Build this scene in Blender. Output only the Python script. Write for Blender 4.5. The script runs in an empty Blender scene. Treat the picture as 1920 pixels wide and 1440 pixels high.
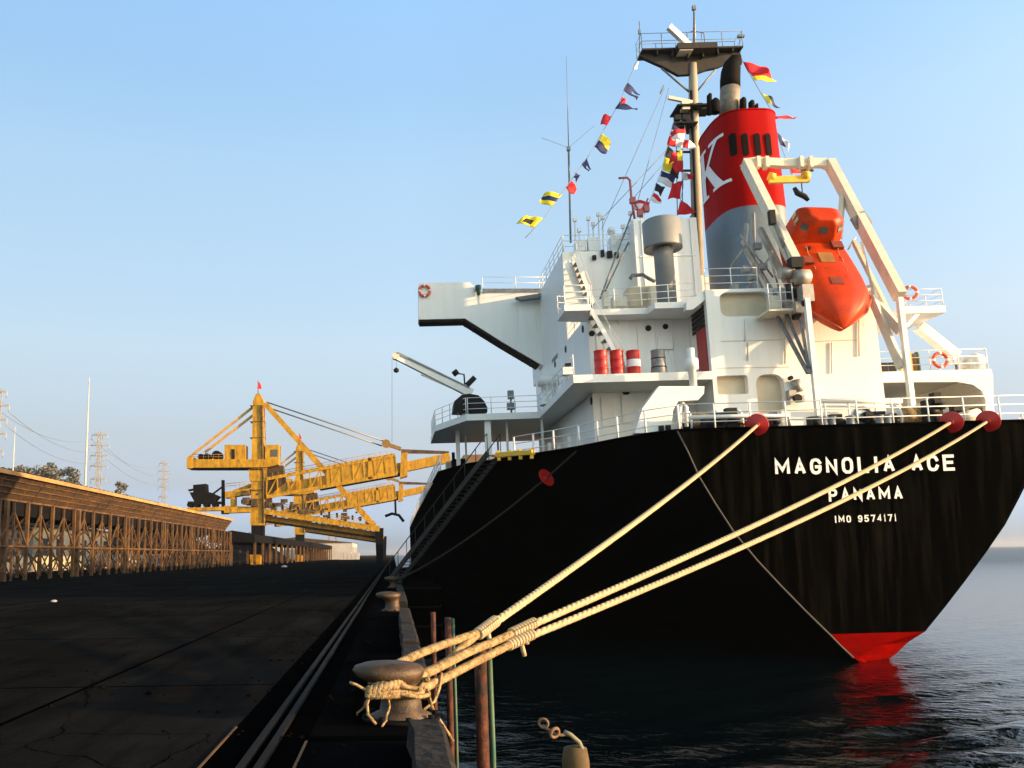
import bpy, bmesh, math, random
from mathutils import Vector, Matrix
random.seed(7)
R = math.radians
SC = bpy.context.scene
COL = SC.collection
# ------------------------------------------------------------------ camera
F, CX, CY = 1600.0, 735.0, 801.0          # focal length and principal point, in pixels of the 1920 x 1440 picture
CAM = Vector((0, 0, 1.9))
MR = Matrix.Rotation(R(90 + 8.5), 3, 'X') @ Matrix.Rotation(R(-0.8), 3, 'Z')
cd = bpy.data.cameras.new('camera')
cam = bpy.data.objects.new('camera', cd)
COL.objects.link(cam)
cam.matrix_world = Matrix.Translation(CAM) @ MR.to_4x4()
cd.sensor_width = 36
cd.lens = 36 * F / 1920
cd.shift_x = (960 - CX) / 1920
cd.shift_y = (CY - 720) / 1920
cd.clip_end = 30000
cd.clip_start = 0.1
SC.camera = cam
# ------------------------------------------------------------------ light
SUN_AZ, SUN_EL = 108.0, 8.5               # azimuth from +Y towards +X
w = bpy.data.worlds.new('World')
SC.world = w
w.use_nodes = True
nt = w.node_tree
bg = nt.nodes['Background']
sky = nt.nodes.new('ShaderNodeTexSky')
sky.sky_type = 'NISHITA'
sky.sun_disc = False
sky.sun_elevation = R(SUN_EL)
sky.sun_rotation = R(SUN_AZ)
sky.air_density = 1.0
sky.dust_density = 1.0
sky.ozone_density = 1.0
# the hazy port air flattens the clear-sky gradient: scale the sky by height above the horizon
wtc = nt.nodes.new('ShaderNodeTexCoord'); wsx = nt.nodes.new('ShaderNodeSeparateXYZ'); wr = nt.nodes.new('ShaderNodeValToRGB')
nt.links.new(wtc.outputs['Generated'], wsx.inputs[0]); nt.links.new(wsx.outputs[2], wr.inputs[0])
SKY_RAMP = [(0.0, (0.134, 0.237, 0.705)), (0.083, (0.189, 0.186, 0.284)), (0.141, (0.26, 0.229, 0.265)), (0.235, (0.386, 0.342, 0.344)), (0.43, (0.5, 0.491, 0.483)), (0.51, (0.482, 0.517, 0.546)), (0.57, (0.513, 0.571, 0.613)), (0.66, (0.56, 0.61, 0.652)), (0.82, (0.13, 0.161, 0.197)), (1.0, (0.093, 0.119, 0.148))]
e_ = wr.color_ramp.elements
for i_, (p_, c_) in enumerate(SKY_RAMP):
    el_ = e_[i_] if i_ < 2 else e_.new(p_)
    el_.position = p_
for el_, (p_, c_) in zip(e_, SKY_RAMP): el_.position = p_; el_.color = (*c_, 1)
wm_ = nt.nodes.new('ShaderNodeMix'); wm_.data_type = 'RGBA'; wm_.blend_type = 'MULTIPLY'; wm_.inputs[0].default_value = 1.0
nt.links.new(sky.outputs[0], wm_.inputs[6]); nt.links.new(wr.outputs[0], wm_.inputs[7])
wg_ = nt.nodes.new('ShaderNodeVectorMath'); wg_.operation = 'SCALE'; wg_.inputs[3].default_value = 3.2
nt.links.new(wm_.outputs[2], wg_.inputs[0])
# unseen sky behind the camera raised as an added warm fill for shaded walls
gl_ = nt.nodes.new('ShaderNodeMapRange'); gl_.inputs[1].default_value = 0.05; gl_.inputs[2].default_value = -0.75; gl_.inputs[3].default_value = 0.0; gl_.inputs[4].default_value = 1.0
nt.links.new(wsx.outputs[1], gl_.inputs[0])
# and the air thickens to the right of the view, towards the sun
gx_ = nt.nodes.new('ShaderNodeMapRange'); gx_.inputs[1].default_value = -0.42; gx_.inputs[2].default_value = 0.02; gx_.inputs[3].default_value = 0.79; gx_.inputs[4].default_value = 1.06
nt.links.new(wsx.outputs[0], gx_.inputs[0])
wx_ = nt.nodes.new('ShaderNodeVectorMath'); wx_.operation = 'SCALE'
nt.links.new(wg_.outputs[0], wx_.inputs[0]); nt.links.new(gx_.outputs[0], wx_.inputs[3])
gc_ = nt.nodes.new('ShaderNodeMix'); gc_.data_type = 'RGBA'; gc_.clamp_result = False
gc_.inputs[6].default_value = (1, 1, 1, 1); gc_.inputs[7].default_value = (2.35, 2.06, 1.55, 1)
nt.links.new(gl_.outputs[0], gc_.inputs[0])
wh_ = nt.nodes.new('ShaderNodeVectorMath'); wh_.operation = 'MULTIPLY'
nt.links.new(wx_.outputs[0], wh_.inputs[0]); nt.links.new(gc_.outputs[2], wh_.inputs[1]); nt.links.new(wh_.outputs[0], bg.inputs[0])
bg.inputs[1].default_value = 0.15
sl = bpy.data.lights.new('sun', 'SUN')
sl.energy = 5.0
sl.angle = R(0.5)
sl.color = (1.0, 0.645, 0.32)
so = bpy.data.objects.new('sun', sl)
COL.objects.link(so)
sd = Vector((math.sin(R(SUN_AZ)) * math.cos(R(SUN_EL)), math.cos(R(SUN_AZ)) * math.cos(R(SUN_EL)), math.sin(R(SUN_EL))))
so.rotation_euler = sd.to_track_quat('Z', 'Y').to_euler()
so.location = (60, -40, 60)
SC.view_settings.view_transform = 'Standard'
SC.view_settings.look = 'None'
SC.view_settings.exposure = 1.0
SC.view_settings.gamma = 1.0
# ------------------------------------------------------------------ helpers
def ray(px, py):
    return (MR @ Vector(((px - CX) / F, -(py - CY) / F, -1.0)))
def _hit(c, d, x=None, y=None, z=None):
    if x is not None: t = (x - c.x) / d.x
    elif y is not None: t = (y - c.y) / d.y
    else: t = (z - c.z) / d.z
    return c + d * t
def U(px, py, **k):
    return _hit(CAM, ray(px, py), **k)
PR = Vector((18.85, 34.0, -2.5))           # the ship's own origin, at the waterline under the transom
HEEL = R(-0.8)
RH = Matrix.Rotation(HEEL, 3, 'Y')
RHT = RH.transposed()
def Q(px, py, y=None, x=None, z=None):     # a point in the ship's upright frame
    return _hit(PR + RHT @ (CAM - PR), RHT @ ray(px, py), x=x, y=y, z=z)
def SW(p):
    return PR + RH @ (Vector(p) - PR)

class MB:
    def __init__(s):
        s.v = []; s.f = []; s.m = []; s.sm = []
    def add(s, vs, fs, mi=0, smooth=False):
        o = len(s.v)
        s.v += [Vector(p) for p in vs]
        for f in fs:
            s.f.append([o + i for i in f]); s.m.append(mi); s.sm.append(smooth)
        return s
    def box(s, a, b, mi=0):
        x0, x1 = sorted((a[0], b[0])); y0, y1 = sorted((a[1], b[1])); z0, z1 = sorted((a[2], b[2]))
        v = [(x, y, z) for x in (x0, x1) for y in (y0, y1) for z in (z0, z1)]
        return s.add(v, [(0, 1, 3, 2), (4, 6, 7, 5), (0, 4, 5, 1), (2, 3, 7, 6), (0, 2, 6, 4), (1, 5, 7, 3)], mi)
    def cbox(s, c, d, mi=0):
        return s.box([c[i] - d[i] / 2 for i in range(3)], [c[i] + d[i] / 2 for i in range(3)], mi)
    def beam(s, a, b, w, h, up=(0, 0, 1), mi=0, w1=None, h1=None):
        a = Vector(a); b = Vector(b); d = (b - a).normalized(); up = Vector(up)
        if abs(d.dot(up)) > 0.98: up = Vector((0, 1, 0))
        sx = d.cross(up).normalized(); sz = sx.cross(d).normalized()
        w1 = w if w1 is None else w1; h1 = h if h1 is None else h1
        v = []
        for p, ww, hh in ((a, w, h), (b, w1, h1)):
            for i, j in ((-1, -1), (1, -1), (1, 1), (-1, 1)):
                v.append(p + sx * (i * ww / 2) + sz * (j * hh / 2))
        return s.add(v, [(3, 2, 1, 0), (4, 5, 6, 7), (0, 1, 5, 4), (1, 2, 6, 5), (2, 3, 7, 6), (3, 0, 4, 7)], mi)
    def tube(s, pts, r, n=8, mi=0, cap=True):
        pts = [Vector(p) for p in pts]
        rs = r if isinstance(r, (list, tuple)) else [r] * len(pts)
        v = []; fs = []
        nrm = None
        for i, p in enumerate(pts):
            t = (pts[min(i + 1, len(pts) - 1)] - pts[max(i - 1, 0)]).normalized()
            if nrm is None:
                nrm = t.orthogonal().normalized()
            else:
                nrm = (nrm - t * nrm.dot(t))
                nrm = nrm.normalized() if nrm.length > 1e-6 else t.orthogonal().normalized()
            bn = t.cross(nrm)
            for k in range(n):
                a = 2 * math.pi * k / n
                v.append(p + (nrm * math.cos(a) + bn * math.sin(a)) * rs[i])
        for i in range(len(pts) - 1):
            for k in range(n):
                k2 = (k + 1) % n
                fs.append((i * n + k, i * n + k2, (i + 1) * n + k2, (i + 1) * n + k))
        s.add(v, fs, mi, True)
        if cap:
            o = len(s.v) - len(v)
            s.f.append([o + k for k in range(n)][::-1]); s.m.append(mi); s.sm.append(False)
            s.f.append([o + (len(pts) - 1) * n + k for k in range(n)]); s.m.append(mi); s.sm.append(False)
        return s
    def cyl(s, a, b, r0, r1=None, n=20, mi=0):
        return s.tube([a, b], [r0, r0 if r1 is None else r1], n, mi)
    def lathe(s, c, prof, n=24, mi=0, axis='z'):
        c = Vector(c); v = []; fs = []
        for r, h in prof:
            for k in range(n):
                a = 2 * math.pi * k / n
                p = (r * math.cos(a), r * math.sin(a), h)
                if axis == 'y': p = (p[0], p[2], p[1])
                if axis == 'x': p = (p[2], p[0], p[1])
                v.append(c + Vector(p))
        for i in range(len(prof) - 1):
            for k in range(n):
                k2 = (k + 1) % n
                fs.append((i * n + k, i * n + k2, (i + 1) * n + k2, (i + 1) * n + k))
        return s.add(v, fs, mi, True)
    def prism(s, poly, vec, mi=0):
        n = len(poly); vec = Vector(vec); poly = [Vector(p) for p in poly]
        v = poly + [p + vec for p in poly]
        return s.add(v, [tuple(range(n))[::-1], tuple(range(n, 2 * n))] + [(i, (i + 1) % n, n + (i + 1) % n, n + i) for i in range(n)], mi)
    def torus(s, c, R0, r, axis, n=24, k=8, mi=0, arc=None):
        c = Vector(c); ax = Vector(axis).normalized(); a = ax.orthogonal().normalized(); b = ax.cross(a)
        pts = [c + (a * math.cos(2 * math.pi * i / n) + b * math.sin(2 * math.pi * i / n)) * R0 for i in range(n + 1)]
        return s.tube(pts, r, k, mi, cap=False)
    def build(s, name, mats, parent=None, origin=None, smooth=None, hidden=False):
        if not isinstance(mats, (list, tuple)): mats = [mats]
        o0 = Vector(origin) if origin is not None else Vector((0, 0, 0))
        me = bpy.data.meshes.new(name)
        me.from_pydata([tuple(p - o0) for p in s.v], [], s.f)
        for mt in mats: me.materials.append(mt)
        for p, mi, sm in zip(me.polygons, s.m, s.sm):
            p.material_index = min(mi, len(mats) - 1)
            p.use_smooth = sm if smooth is None else smooth
        bm = bmesh.new(); bm.from_mesh(me)
        bmesh.ops.recalc_face_normals(bm, faces=bm.faces)
        bm.to_mesh(me); bm.free()
        me.update()
        ob = bpy.data.objects.new(name, me)
        COL.objects.link(ob)
        if parent is not None: ob.parent = parent
        elif origin is not None: ob.location = o0
        return ob
def tag(o, label=None, cat=None, group=None, kind=None):
    if label: o['label'] = label
    if cat: o['category'] = cat
    if group: o['group'] = group
    if kind: o['kind'] = kind
    return o
def empty(name, loc, label, cat, group=None, rot=None):
    o = bpy.data.objects.new(name, None)
    COL.objects.link(o)
    o.empty_display_size = 0.3
    o.location = loc
    if rot: o.rotation_euler = rot
    return tag(o, label, cat, group)
def copy_thing(root, loc, label=None, group=None):
    r = root.copy(); COL.objects.link(r); r.location = loc
    if label: r['label'] = label
    if group: r['group'] = group
    for ch in list(root.children):
        c = ch.copy(); COL.objects.link(c); c.parent = r
        for g in list(ch.children):
            d = g.copy(); COL.objects.link(d); d.parent = c
    return r
def curve_mesh(splines, thick):
    """2D outlines (outer first, then holes) as a solid plate mesh in local XY, thickness along Z"""
    cu = bpy.data.curves.new('tmp', 'CURVE'); cu.dimensions = '2D'; cu.fill_mode = 'BOTH'; cu.extrude = thick / 2
    for pts in splines:
        sp = cu.splines.new('POLY'); sp.points.add(len(pts) - 1)
        for i, p in enumerate(pts): sp.points[i].co = (p[0], p[1], 0, 1)
        sp.use_cyclic_u = True
    ob = bpy.data.objects.new('tmp', cu); COL.objects.link(ob)
    dg = bpy.context.evaluated_depsgraph_get()
    me = bpy.data.meshes.new_from_object(ob.evaluated_get(dg))
    bpy.data.objects.remove(ob); bpy.data.curves.remove(cu)
    return me
def mesh_to_mb(me, fn, mb=None, mi=0):
    mb = mb or MB()
    mb.add([fn(v.co) for v in me.vertices], [tuple(p.vertices) for p in me.polygons], mi)
    bpy.data.meshes.remove(me)
    return mb
def text_mesh(txt, spacing=1.0, offset=0.0, depth=0.02):
    cu = bpy.data.curves.new('tmp', 'FONT'); cu.body = txt; cu.size = 1; cu.space_character = spacing
    cu.offset = offset; cu.extrude = depth / 2; cu.align_x = 'LEFT'; cu.resolution_u = 4
    ob = bpy.data.objects.new('tmp', cu); COL.objects.link(ob)
    dg = bpy.context.evaluated_depsgraph_get()
    me = bpy.data.meshes.new_from_object(ob.evaluated_get(dg))
    bpy.data.objects.remove(ob); bpy.data.curves.remove(cu)
    return me
def rrect(x0, y0, x1, y1, r, n=5, top_only=False):
    pts = []
    for cx, cy, a0 in ((x1 - r, y1 - r, 0), (x0 + r, y1 - r, 90), (x0 + r, y0 + r, 180), (x1 - r, y0 + r, 270)):
        if top_only and a0 >= 180:
            pts.append((x0 if a0 == 180 else x1, y0)); continue
        for i in range(n + 1):
            a = R(a0 + 90 * i / n); pts.append((cx + r * math.cos(a), cy + r * math.sin(a)))
    return pts
# ------------------------------------------------------------------ materials
def mat(name, col, rough=0.6, metal=0.0, var=0.18, scale=1.5, col2=None, thr=(0.45, 0.7), stretch=(1, 1, 1), bump=0.0, bscale=20, spec=0.5, detail=5, fine=0.0):
    m = bpy.data.materials.new(name); m.use_nodes = True
    t = m.node_tree; b = t.nodes['Principled BSDF']; L = t.links.new
    b.inputs['Roughness'].default_value = rough
    b.inputs['Metallic'].default_value = metal
    b.inputs['Specular IOR Level'].default_value = spec
    tc = t.nodes.new('ShaderNodeTexCoord'); mp = t.nodes.new('ShaderNodeMapping'); mp.inputs['Scale'].default_value = stretch
    L(tc.outputs['Object'], mp.inputs[0])
    nz = t.nodes.new('ShaderNodeTexNoise'); nz.inputs['Scale'].default_value = scale; nz.inputs['Detail'].default_value = detail
    nz.inputs['Roughness'].default_value = 0.62
    L(mp.outputs[0], nz.inputs['Vector'])
    rp = t.nodes.new('ShaderNodeValToRGB')
    rp.color_ramp.elements[0].position = 0.3; rp.color_ramp.elements[1].position = 0.72
    c = Vector(col)
    rp.color_ramp.elements[0].color = (*[max(0, x * (1 - var)) for x in c], 1)
    rp.color_ramp.elements[1].color = (*[min(1, x * (1 + var)) for x in c], 1)
    L(nz.outputs['Fac'], rp.inputs[0])
    out = rp.outputs[0]
    if col2 is not None:
        n2 = t.nodes.new('ShaderNodeTexNoise'); n2.inputs['Scale'].default_value = scale * 1.7; n2.inputs['Detail'].default_value = 8
        n2.inputs['Roughness'].default_value = 0.7
        mp2 = t.nodes.new('ShaderNodeMapping'); mp2.inputs['Scale'].default_value = stretch; mp2.inputs['Location'].default_value = (3.1, 7.7, 1.3)
        L(tc.outputs['Object'], mp2.inputs[0]); L(mp2.outputs[0], n2.inputs['Vector'])
        mr = t.nodes.new('ShaderNodeMapRange'); mr.inputs[1].default_value = thr[0]; mr.inputs[2].default_value = thr[1]
        L(n2.outputs['Fac'], mr.inputs[0])
        mx = t.nodes.new('ShaderNodeMix'); mx.data_type = 'RGBA'
        L(mr.outputs[0], mx.inputs[0]); L(out, mx.inputs[6]); mx.inputs[7].default_value = (*col2, 1)
        out = mx.outputs[2]
    L(out, b.inputs['Base Color'])
    if bump:
        n3 = t.nodes.new('ShaderNodeTexNoise'); n3.inputs['Scale'].default_value = bscale; n3.inputs['Detail'].default_value = 4
        L(tc.outputs['Object'], n3.inputs['Vector'])
        bp = t.nodes.new('ShaderNodeBump'); bp.inputs['Strength'].default_value = bump; bp.inputs['Distance'].default_value = 0.05
        L(n3.outputs['Fac'], bp.inputs['Height']); L(bp.outputs[0], b.inputs['Normal'])
    return m
M = {}
M['white'] = mat('white_paint', (0.75, 0.75, 0.73), 0.45, var=0.06, scale=0.7, col2=(0.44, 0.33, 0.22), thr=(0.60, 0.84), stretch=(2.6, 2.6, 0.22))
M['white_clean'] = mat('white_metal', (0.74, 0.74, 0.72), 0.45, var=0.06, col2=(0.45, 0.36, 0.26), thr=(0.66, 0.85), scale=3)
M['tan'] = mat('cream_panel', (0.55, 0.47, 0.34), 0.55, var=0.1)
M['black_hull'] = mat('black_hull_paint', (0.0006, 0.0006, 0.0005), 0.6, var=0.3, scale=0.9, col2=(0.0075, 0.0066, 0.0045), thr=(0.46, 0.74), stretch=(2.4, 2.4, 0.10), spec=0.0)
M['side_hull'] = mat('black_side_paint', (0.0012, 0.0012, 0.0013), 0.7, var=0.3, scale=0.5, spec=0.0)
M['boot'] = mat('red_antifouling', (0.175, 0.0018, 0.0010), 0.75, var=0.25, scale=1.2, col2=(0.08, 0.005, 0.003), thr=(0.5, 0.78), stretch=(1, 1, 2.5), spec=0.0)
M['bead'] = mat('grey_edge_paint', (0.035, 0.034, 0.033), 0.6, var=0.3, scale=2)
M['deck'] = mat('deck_paint', (0.06, 0.075, 0.06), 0.7, var=0.3, scale=1)
M['grey'] = mat('grey_paint', (0.20, 0.205, 0.205), 0.5, var=0.08)
M['funnel_red'] = mat('funnel_red_paint', (0.33, 0.0022, 0.0018), 0.55, var=0.15, scale=1, spec=0.04, col2=(0.15, 0.006, 0.005), thr=(0.56, 0.85), stretch=(2, 2, .25))
M['funnel_grey'] = mat('funnel_slate_paint', (0.10, 0.15, 0.205), 0.5, var=0.1)
M['black'] = mat('black_metal', (0.010, 0.010, 0.011), 0.6, var=0.3, spec=0.2)
M['soot'] = mat('sooty_steel', (0.006, 0.005, 0.005), 0.8, var=0.4, spec=0.1)
M['mastpaint'] = mat('weathered_mast_cream', (0.34, 0.285, 0.21), 0.6, var=0.2, scale=1.5, col2=(.12, .09, .06), thr=(.5, .75), stretch=(2, 2, .3))
M['steel'] = mat('bare_steel', (0.34, 0.31, 0.27), 0.45, 0.3, var=0.25, scale=3)
M['cream'] = mat('cream_davit_paint', (0.66, 0.60, 0.48), 0.5, var=0.1, scale=2, col2=(0.36, 0.20, 0.12), thr=(0.58, 0.82))
M['orange'] = mat('orange_fibreglass', (0.46, 0.036, 0.003), 0.45, var=0.2, scale=1.6, col2=(0.14, 0.022, 0.008), thr=(0.54, 0.74), spec=0.15)
M['glass'] = mat('dark_glass', (0.06, 0.07, 0.07), 0.15, var=0.2)
M['red'] = mat('red_paint', (0.42, 0.010, 0.008), 0.45, var=0.15, scale=3)
M['darkred'] = mat('dark_red_paint', (0.34, 0.012, 0.016), 0.5, var=0.2, scale=3)
M['drab'] = mat('galvanised_grey', (0.16, 0.17, 0.18), 0.5, 0.2, var=0.3, scale=4)
M['yellow'] = mat('yellow_crane_paint', (0.42, 0.22, 0.006), 0.5, var=0.3, scale=0.9, col2=(0.10, 0.052, 0.016), thr=(0.47, 0.75), stretch=(1, 1, .35), spec=0.3)
M['yellow2'] = mat('yellow_paint', (0.70, 0.40, 0.02), 0.5, var=0.15)
M['coal'] = mat('coal_blackened_steel', (0.007, 0.007, 0.008), 0.85, var=0.4, spec=0.05)
M['rust'] = mat('rusty_steel', (0.105, 0.052, 0.015), 0.85, var=0.7, scale=0.5, col2=(0.025, 0.014, 0.009), thr=(0.45, 0.72))
M['rust2'] = mat('rusty_cladding', (0.060, 0.031, 0.012), 0.85, var=0.6, scale=0.6, col2=(0.012, 0.008, 0.006), thr=(0.45, 0.75), stretch=(1, 0.25, 3))
M['rope'] = mat('mooring_rope_fibre', (0.42, 0.335, 0.21), 0.9, var=0.2, scale=14, bump=0.4, bscale=70, spec=0.1)
M['rope2'] = mat('tarred_rope_fibre', (0.35, 0.245, 0.125), 0.9, var=0.55, scale=9, col2=(0.10, 0.06, 0.03), thr=(0.48, 0.7), bump=0.6, bscale=60, spec=0.1)
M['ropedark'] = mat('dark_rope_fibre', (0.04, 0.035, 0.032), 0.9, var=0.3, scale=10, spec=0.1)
M['bollard'] = mat('worn_iron', (0.080, 0.046, 0.021), 0.55, 0.2, var=0.45, scale=2.5, col2=(0.018, 0.012, 0.008), thr=(0.42, 0.66), stretch=(1, 1, 1.6), bump=0.25, bscale=40)
M['concrete'] = mat('stained_concrete', (0.026, 0.0225, 0.019), 0.95, var=0.6, scale=3.5, col2=(0.004, 0.004, 0.0045), thr=(0.4, 0.65), bump=0.6, bscale=9, spec=0.2)
M['wall'] = mat('quay_wall_concrete', (0.006, 0.006, 0.006), 0.9, var=0.4, scale=1.2, spec=0.1)
M['pilered'] = mat('rusty_pile', (0.085, 0.022, 0.009), 0.9, var=0.6, scale=5, stretch=(1, 1, 0.5), col2=(0.012, 0.007, 0.005), thr=(0.42, 0.6), bump=.5, bscale=14)
M['pilegreen'] = mat('green_pipe', (0.022, 0.09, 0.055), 0.7, var=0.4, scale=2.5, stretch=(1, 1, 0.4), col2=(0.12, 0.12, 0.06), thr=(0.5, 0.72))
M['rail'] = mat('worn_rail_steel', (0.008, 0.0077, 0.0074), 0.75, 0.0, var=0.5, scale=4, spec=0.08)
M['slot'] = mat('rail_slot_grime', (0.0015, 0.0015, 0.0016), 0.95, var=0.4, scale=3, spec=0.0)
M['joint'] = mat('joint_tar', (0.001, 0.001, 0.001), 0.9, var=0.3, scale=3, spec=0.0)
M['f_yellow'] = mat('yellow_bunting', (0.80, 0.62, 0.02), 0.8, var=0.06)
M['f_blue'] = mat('navy_bunting', (0.012, 0.022, 0.10), 0.8, var=0.06)
M['f_red'] = mat('red_bunting', (0.66, 0.012, 0.02), 0.8, var=0.06)
M['f_white'] = mat('white_bunting', (0.75, 0.75, 0.75), 0.8, var=0.05)
M['f_black'] = mat('black_bunting', (0.012, 0.012, 0.018), 0.8, var=0.06)
M['wire'] = mat('steel_wire', (0.20, 0.20, 0.20), 0.5, 0.3, var=0.1)
M['leaf'] = mat('hazed_foliage', (0.115, 0.12, 0.105), 0.8, var=0.5, scale=0.1)  # greyed and lightened, the haze over far trees painted into the leaves
M['bark'] = mat('bark', (0.08, 0.06, 0.045), 0.9)
M['wall_cream'] = mat('cream_render', (0.50, 0.42, 0.27), 0.8, var=0.15, scale=0.3)
M['pale'] = mat('pale_cladding', (0.42, 0.40, 0.38), 0.7, var=0.15, scale=0.2)
M['tower'] = mat('hazed_lattice', (0.36, 0.34, 0.31), 0.6, 0.2, var=0.15)  # lattice lightened: distance haze is put into the colour
# ================================================================== SETTING
def sheet(name, x0, y0, x1, y1, z, m, kind='structure'):
    b = MB(); b.add([(x0, y0, z), (x1, y0, z), (x1, y1, z), (x0, y1, z)], [(0, 1, 2, 3)])
    o = b.build(name, m)
    return tag(o, kind=kind)
QE = 0.42        # quay edge
WZ = -2.5        # water level
# ground of coal-dusted asphalt
def ground_mat(name, base, dark, s1=0.22, spec=0.12, rough=0.85):
    m = bpy.data.materials.new(name); m.use_nodes = True
    t = m.node_tree; b = t.nodes['Principled BSDF']; L = t.links.new
    b.inputs['Roughness'].default_value = rough; b.inputs['Specular IOR Level'].default_value = spec
    tc = t.nodes.new('ShaderNodeTexCoord')
    def noise(sc, det, st=(1, 1, 1)):
        mp = t.nodes.new('ShaderNodeMapping'); mp.inputs['Scale'].default_value = st
        L(tc.outputs['Object'], mp.inputs[0])
        n = t.nodes.new('ShaderNodeTexNoise'); n.inputs['Scale'].default_value = sc; n.inputs['Detail'].default_value = det
        n.inputs['Roughness'].default_value = 0.65
        L(mp.outputs[0], n.inputs['Vector']); return n.outputs['Fac']
    def mix(fac, a, c):
        x = t.nodes.new('ShaderNodeMix'); x.data_type = 'RGBA'
        L(fac, x.inputs[0])
        for i, v in ((6, a), (7, c)):
            if isinstance(v, tuple): x.inputs[i].default_value = (*v, 1)
            else: L(v, x.inputs[i])
        return x.outputs[2]
    def rng(v, lo, hi):
        r = t.nodes.new('ShaderNodeMapRange'); r.inputs[1].default_value = lo; r.inputs[2].default_value = hi
        L(v, r.inputs[0]); return r.outputs[0]
    c = mix(rng(noise(s1, 8), 0.38, 0.66), base, dark)
    c = mix(rng(noise(0.9, 6, (3.0, 0.25, 1)), 0.5, 0.8), c, tuple(x * 0.55 for x in dark))
    c = mix(rng(noise(28, 3), 0.55, 0.8), c, tuple(x * 1.35 for x in base))
    vo = t.nodes.new('ShaderNodeTexVoronoi'); vo.feature = 'DISTANCE_TO_EDGE'; vo.inputs['Scale'].default_value = 0.16
    ad_ = t.nodes.new('ShaderNodeMix'); ad_.data_type = 'RGBA'; ad_.blend_type = 'ADD'; ad_.inputs[0].default_value = 0.6
    wn = t.nodes.new('ShaderNodeTexNoise'); wn.inputs['Scale'].default_value = 1.1; wn.inputs['Detail'].default_value = 6
    L(tc.outputs['Object'], wn.inputs['Vector']); L(tc.outputs['Object'], ad_.inputs[6]); L(wn.outputs['Color'], ad_.inputs[7]); L(ad_.outputs[2], vo.inputs['Vector'])
    c = mix(rng(vo.outputs['Distance'], 0.003, 0.0005), c, tuple(x * .3 for x in dark))
    c = mix(rng(noise(0.55, 2, (1.6, .12, 1)), 0.56, 0.74), c, tuple(x * 1.25 for x in base))
    c = mix(rng(noise(0.13, 1), 0.54, 0.68), c, tuple(x * .6 for x in base))
    L(c, b.inputs['Base Color'])
    bp = t.nodes.new('ShaderNodeBump'); bp.inputs['Strength'].default_value = 0.5; bp.inputs['Distance'].default_value = 0.02
    L(noise(9, 8), bp.inputs['Height']); L(bp.outputs[0], b.inputs['Normal'])
    return m
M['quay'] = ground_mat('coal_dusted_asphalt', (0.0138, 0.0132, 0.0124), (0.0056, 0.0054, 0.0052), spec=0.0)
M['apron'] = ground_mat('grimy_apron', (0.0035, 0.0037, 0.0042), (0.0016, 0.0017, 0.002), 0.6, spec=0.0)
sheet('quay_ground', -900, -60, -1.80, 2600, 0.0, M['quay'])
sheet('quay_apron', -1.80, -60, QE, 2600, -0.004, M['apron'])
# the ground beyond reaches to the horizon on the land side
sheet('land', -9000, 2600, QE, 12000, -0.01, M['quay'])
b = MB(); b.add([(QE, -60, -0.002), (QE, 2600, -0.002), (QE, 2600, -3.1), (QE, -60, -3.1)], [(0, 1, 2, 3)])
tag(b.build('quay_wall', M['wall']), 'dark stained vertical concrete face of the quay above the water', 'quay wall')
# water: a wave-shaped sheet, its rows growing with distance
wm = bpy.data.materials.new('harbour_water'); wm.use_nodes = True
t = wm.node_tree; b = t.nodes['Principled BSDF']; L = t.links.new
b.inputs['Base Color'].default_value = (0.0008, 0.0030, 0.0042, 1); b.inputs['Roughness'].default_value = 0.06
b.inputs['IOR'].default_value = 1.33
tc = t.nodes.new('ShaderNodeTexCoord')
mp = t.nodes.new('ShaderNodeMapping'); mp.inputs['Scale'].default_value = (0.6, 1, 1); mp.inputs['Rotation'].default_value = (0, 0, R(-10))
L(tc.outputs['Object'], mp.inputs[0])
n = t.nodes.new('ShaderNodeTexNoise'); n.inputs['Scale'].default_value = 3.2; n.inputs['Detail'].default_value = 4; n.inputs['Distortion'].default_value = 0.4
L(mp.outputs[0], n.inputs['Vector'])
bp = t.nodes.new('ShaderNodeBump'); bp.inputs['Strength'].default_value = 0.8; bp.inputs['Distance'].default_value = 0.07
sy_ = t.nodes.new('ShaderNodeSeparateXYZ'); L(tc.outputs['Object'], sy_.inputs[0])
rr_ = t.nodes.new('ShaderNodeMapRange'); rr_.inputs[1].default_value = 45; rr_.inputs[2].default_value = 260; rr_.inputs[3].default_value = 0.05; rr_.inputs[4].default_value = 0.34
L(sy_.outputs[1], rr_.inputs[0]); L(rr_.outputs[0], b.inputs['Roughness'])
L(n.outputs['Fac'], bp.inputs['Height']); L(bp.outputs[0], b.inputs['Normal'])
M['water'] = wm
import numpy as np
rg = np.random.RandomState(11)
NR, NC = 640, 440
dist = 6.0 * np.exp(np.linspace(0, math.log(12000 / 6.0), NR))
tt = np.linspace(0, 1, NC) ** 1.15
DX = (dist * 1.55 + 6)[:, None] * tt[None, :]
wx = QE - 0.02 + DX; wy = (dist - 14.0)[:, None] + 0 * DX
cell = np.maximum((dist * 1.55 + 6) / NC * 1.15, np.gradient(dist))[:, None] + 0 * DX
wz = np.zeros_like(wx)
for k in range(46):
    lam = 0.28 * (2.3 / 0.28) ** rg.rand()
    th = R(-83) + rg.normal(0, .38)
    amp = 0.0105 * lam ** 0.9 * rg.uniform(.6, 1.3)
    fade = np.clip((lam / cell - 2.2) / 2.0, 0, 1)
    ph = 2 * math.pi * (wx * math.cos(th) + wy * math.sin(th)) / lam + rg.uniform(0, 6.28)
    s_ = np.sin(ph)
    wz += amp * fade * (s_ + 0.25 * np.cos(2 * ph))
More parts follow.
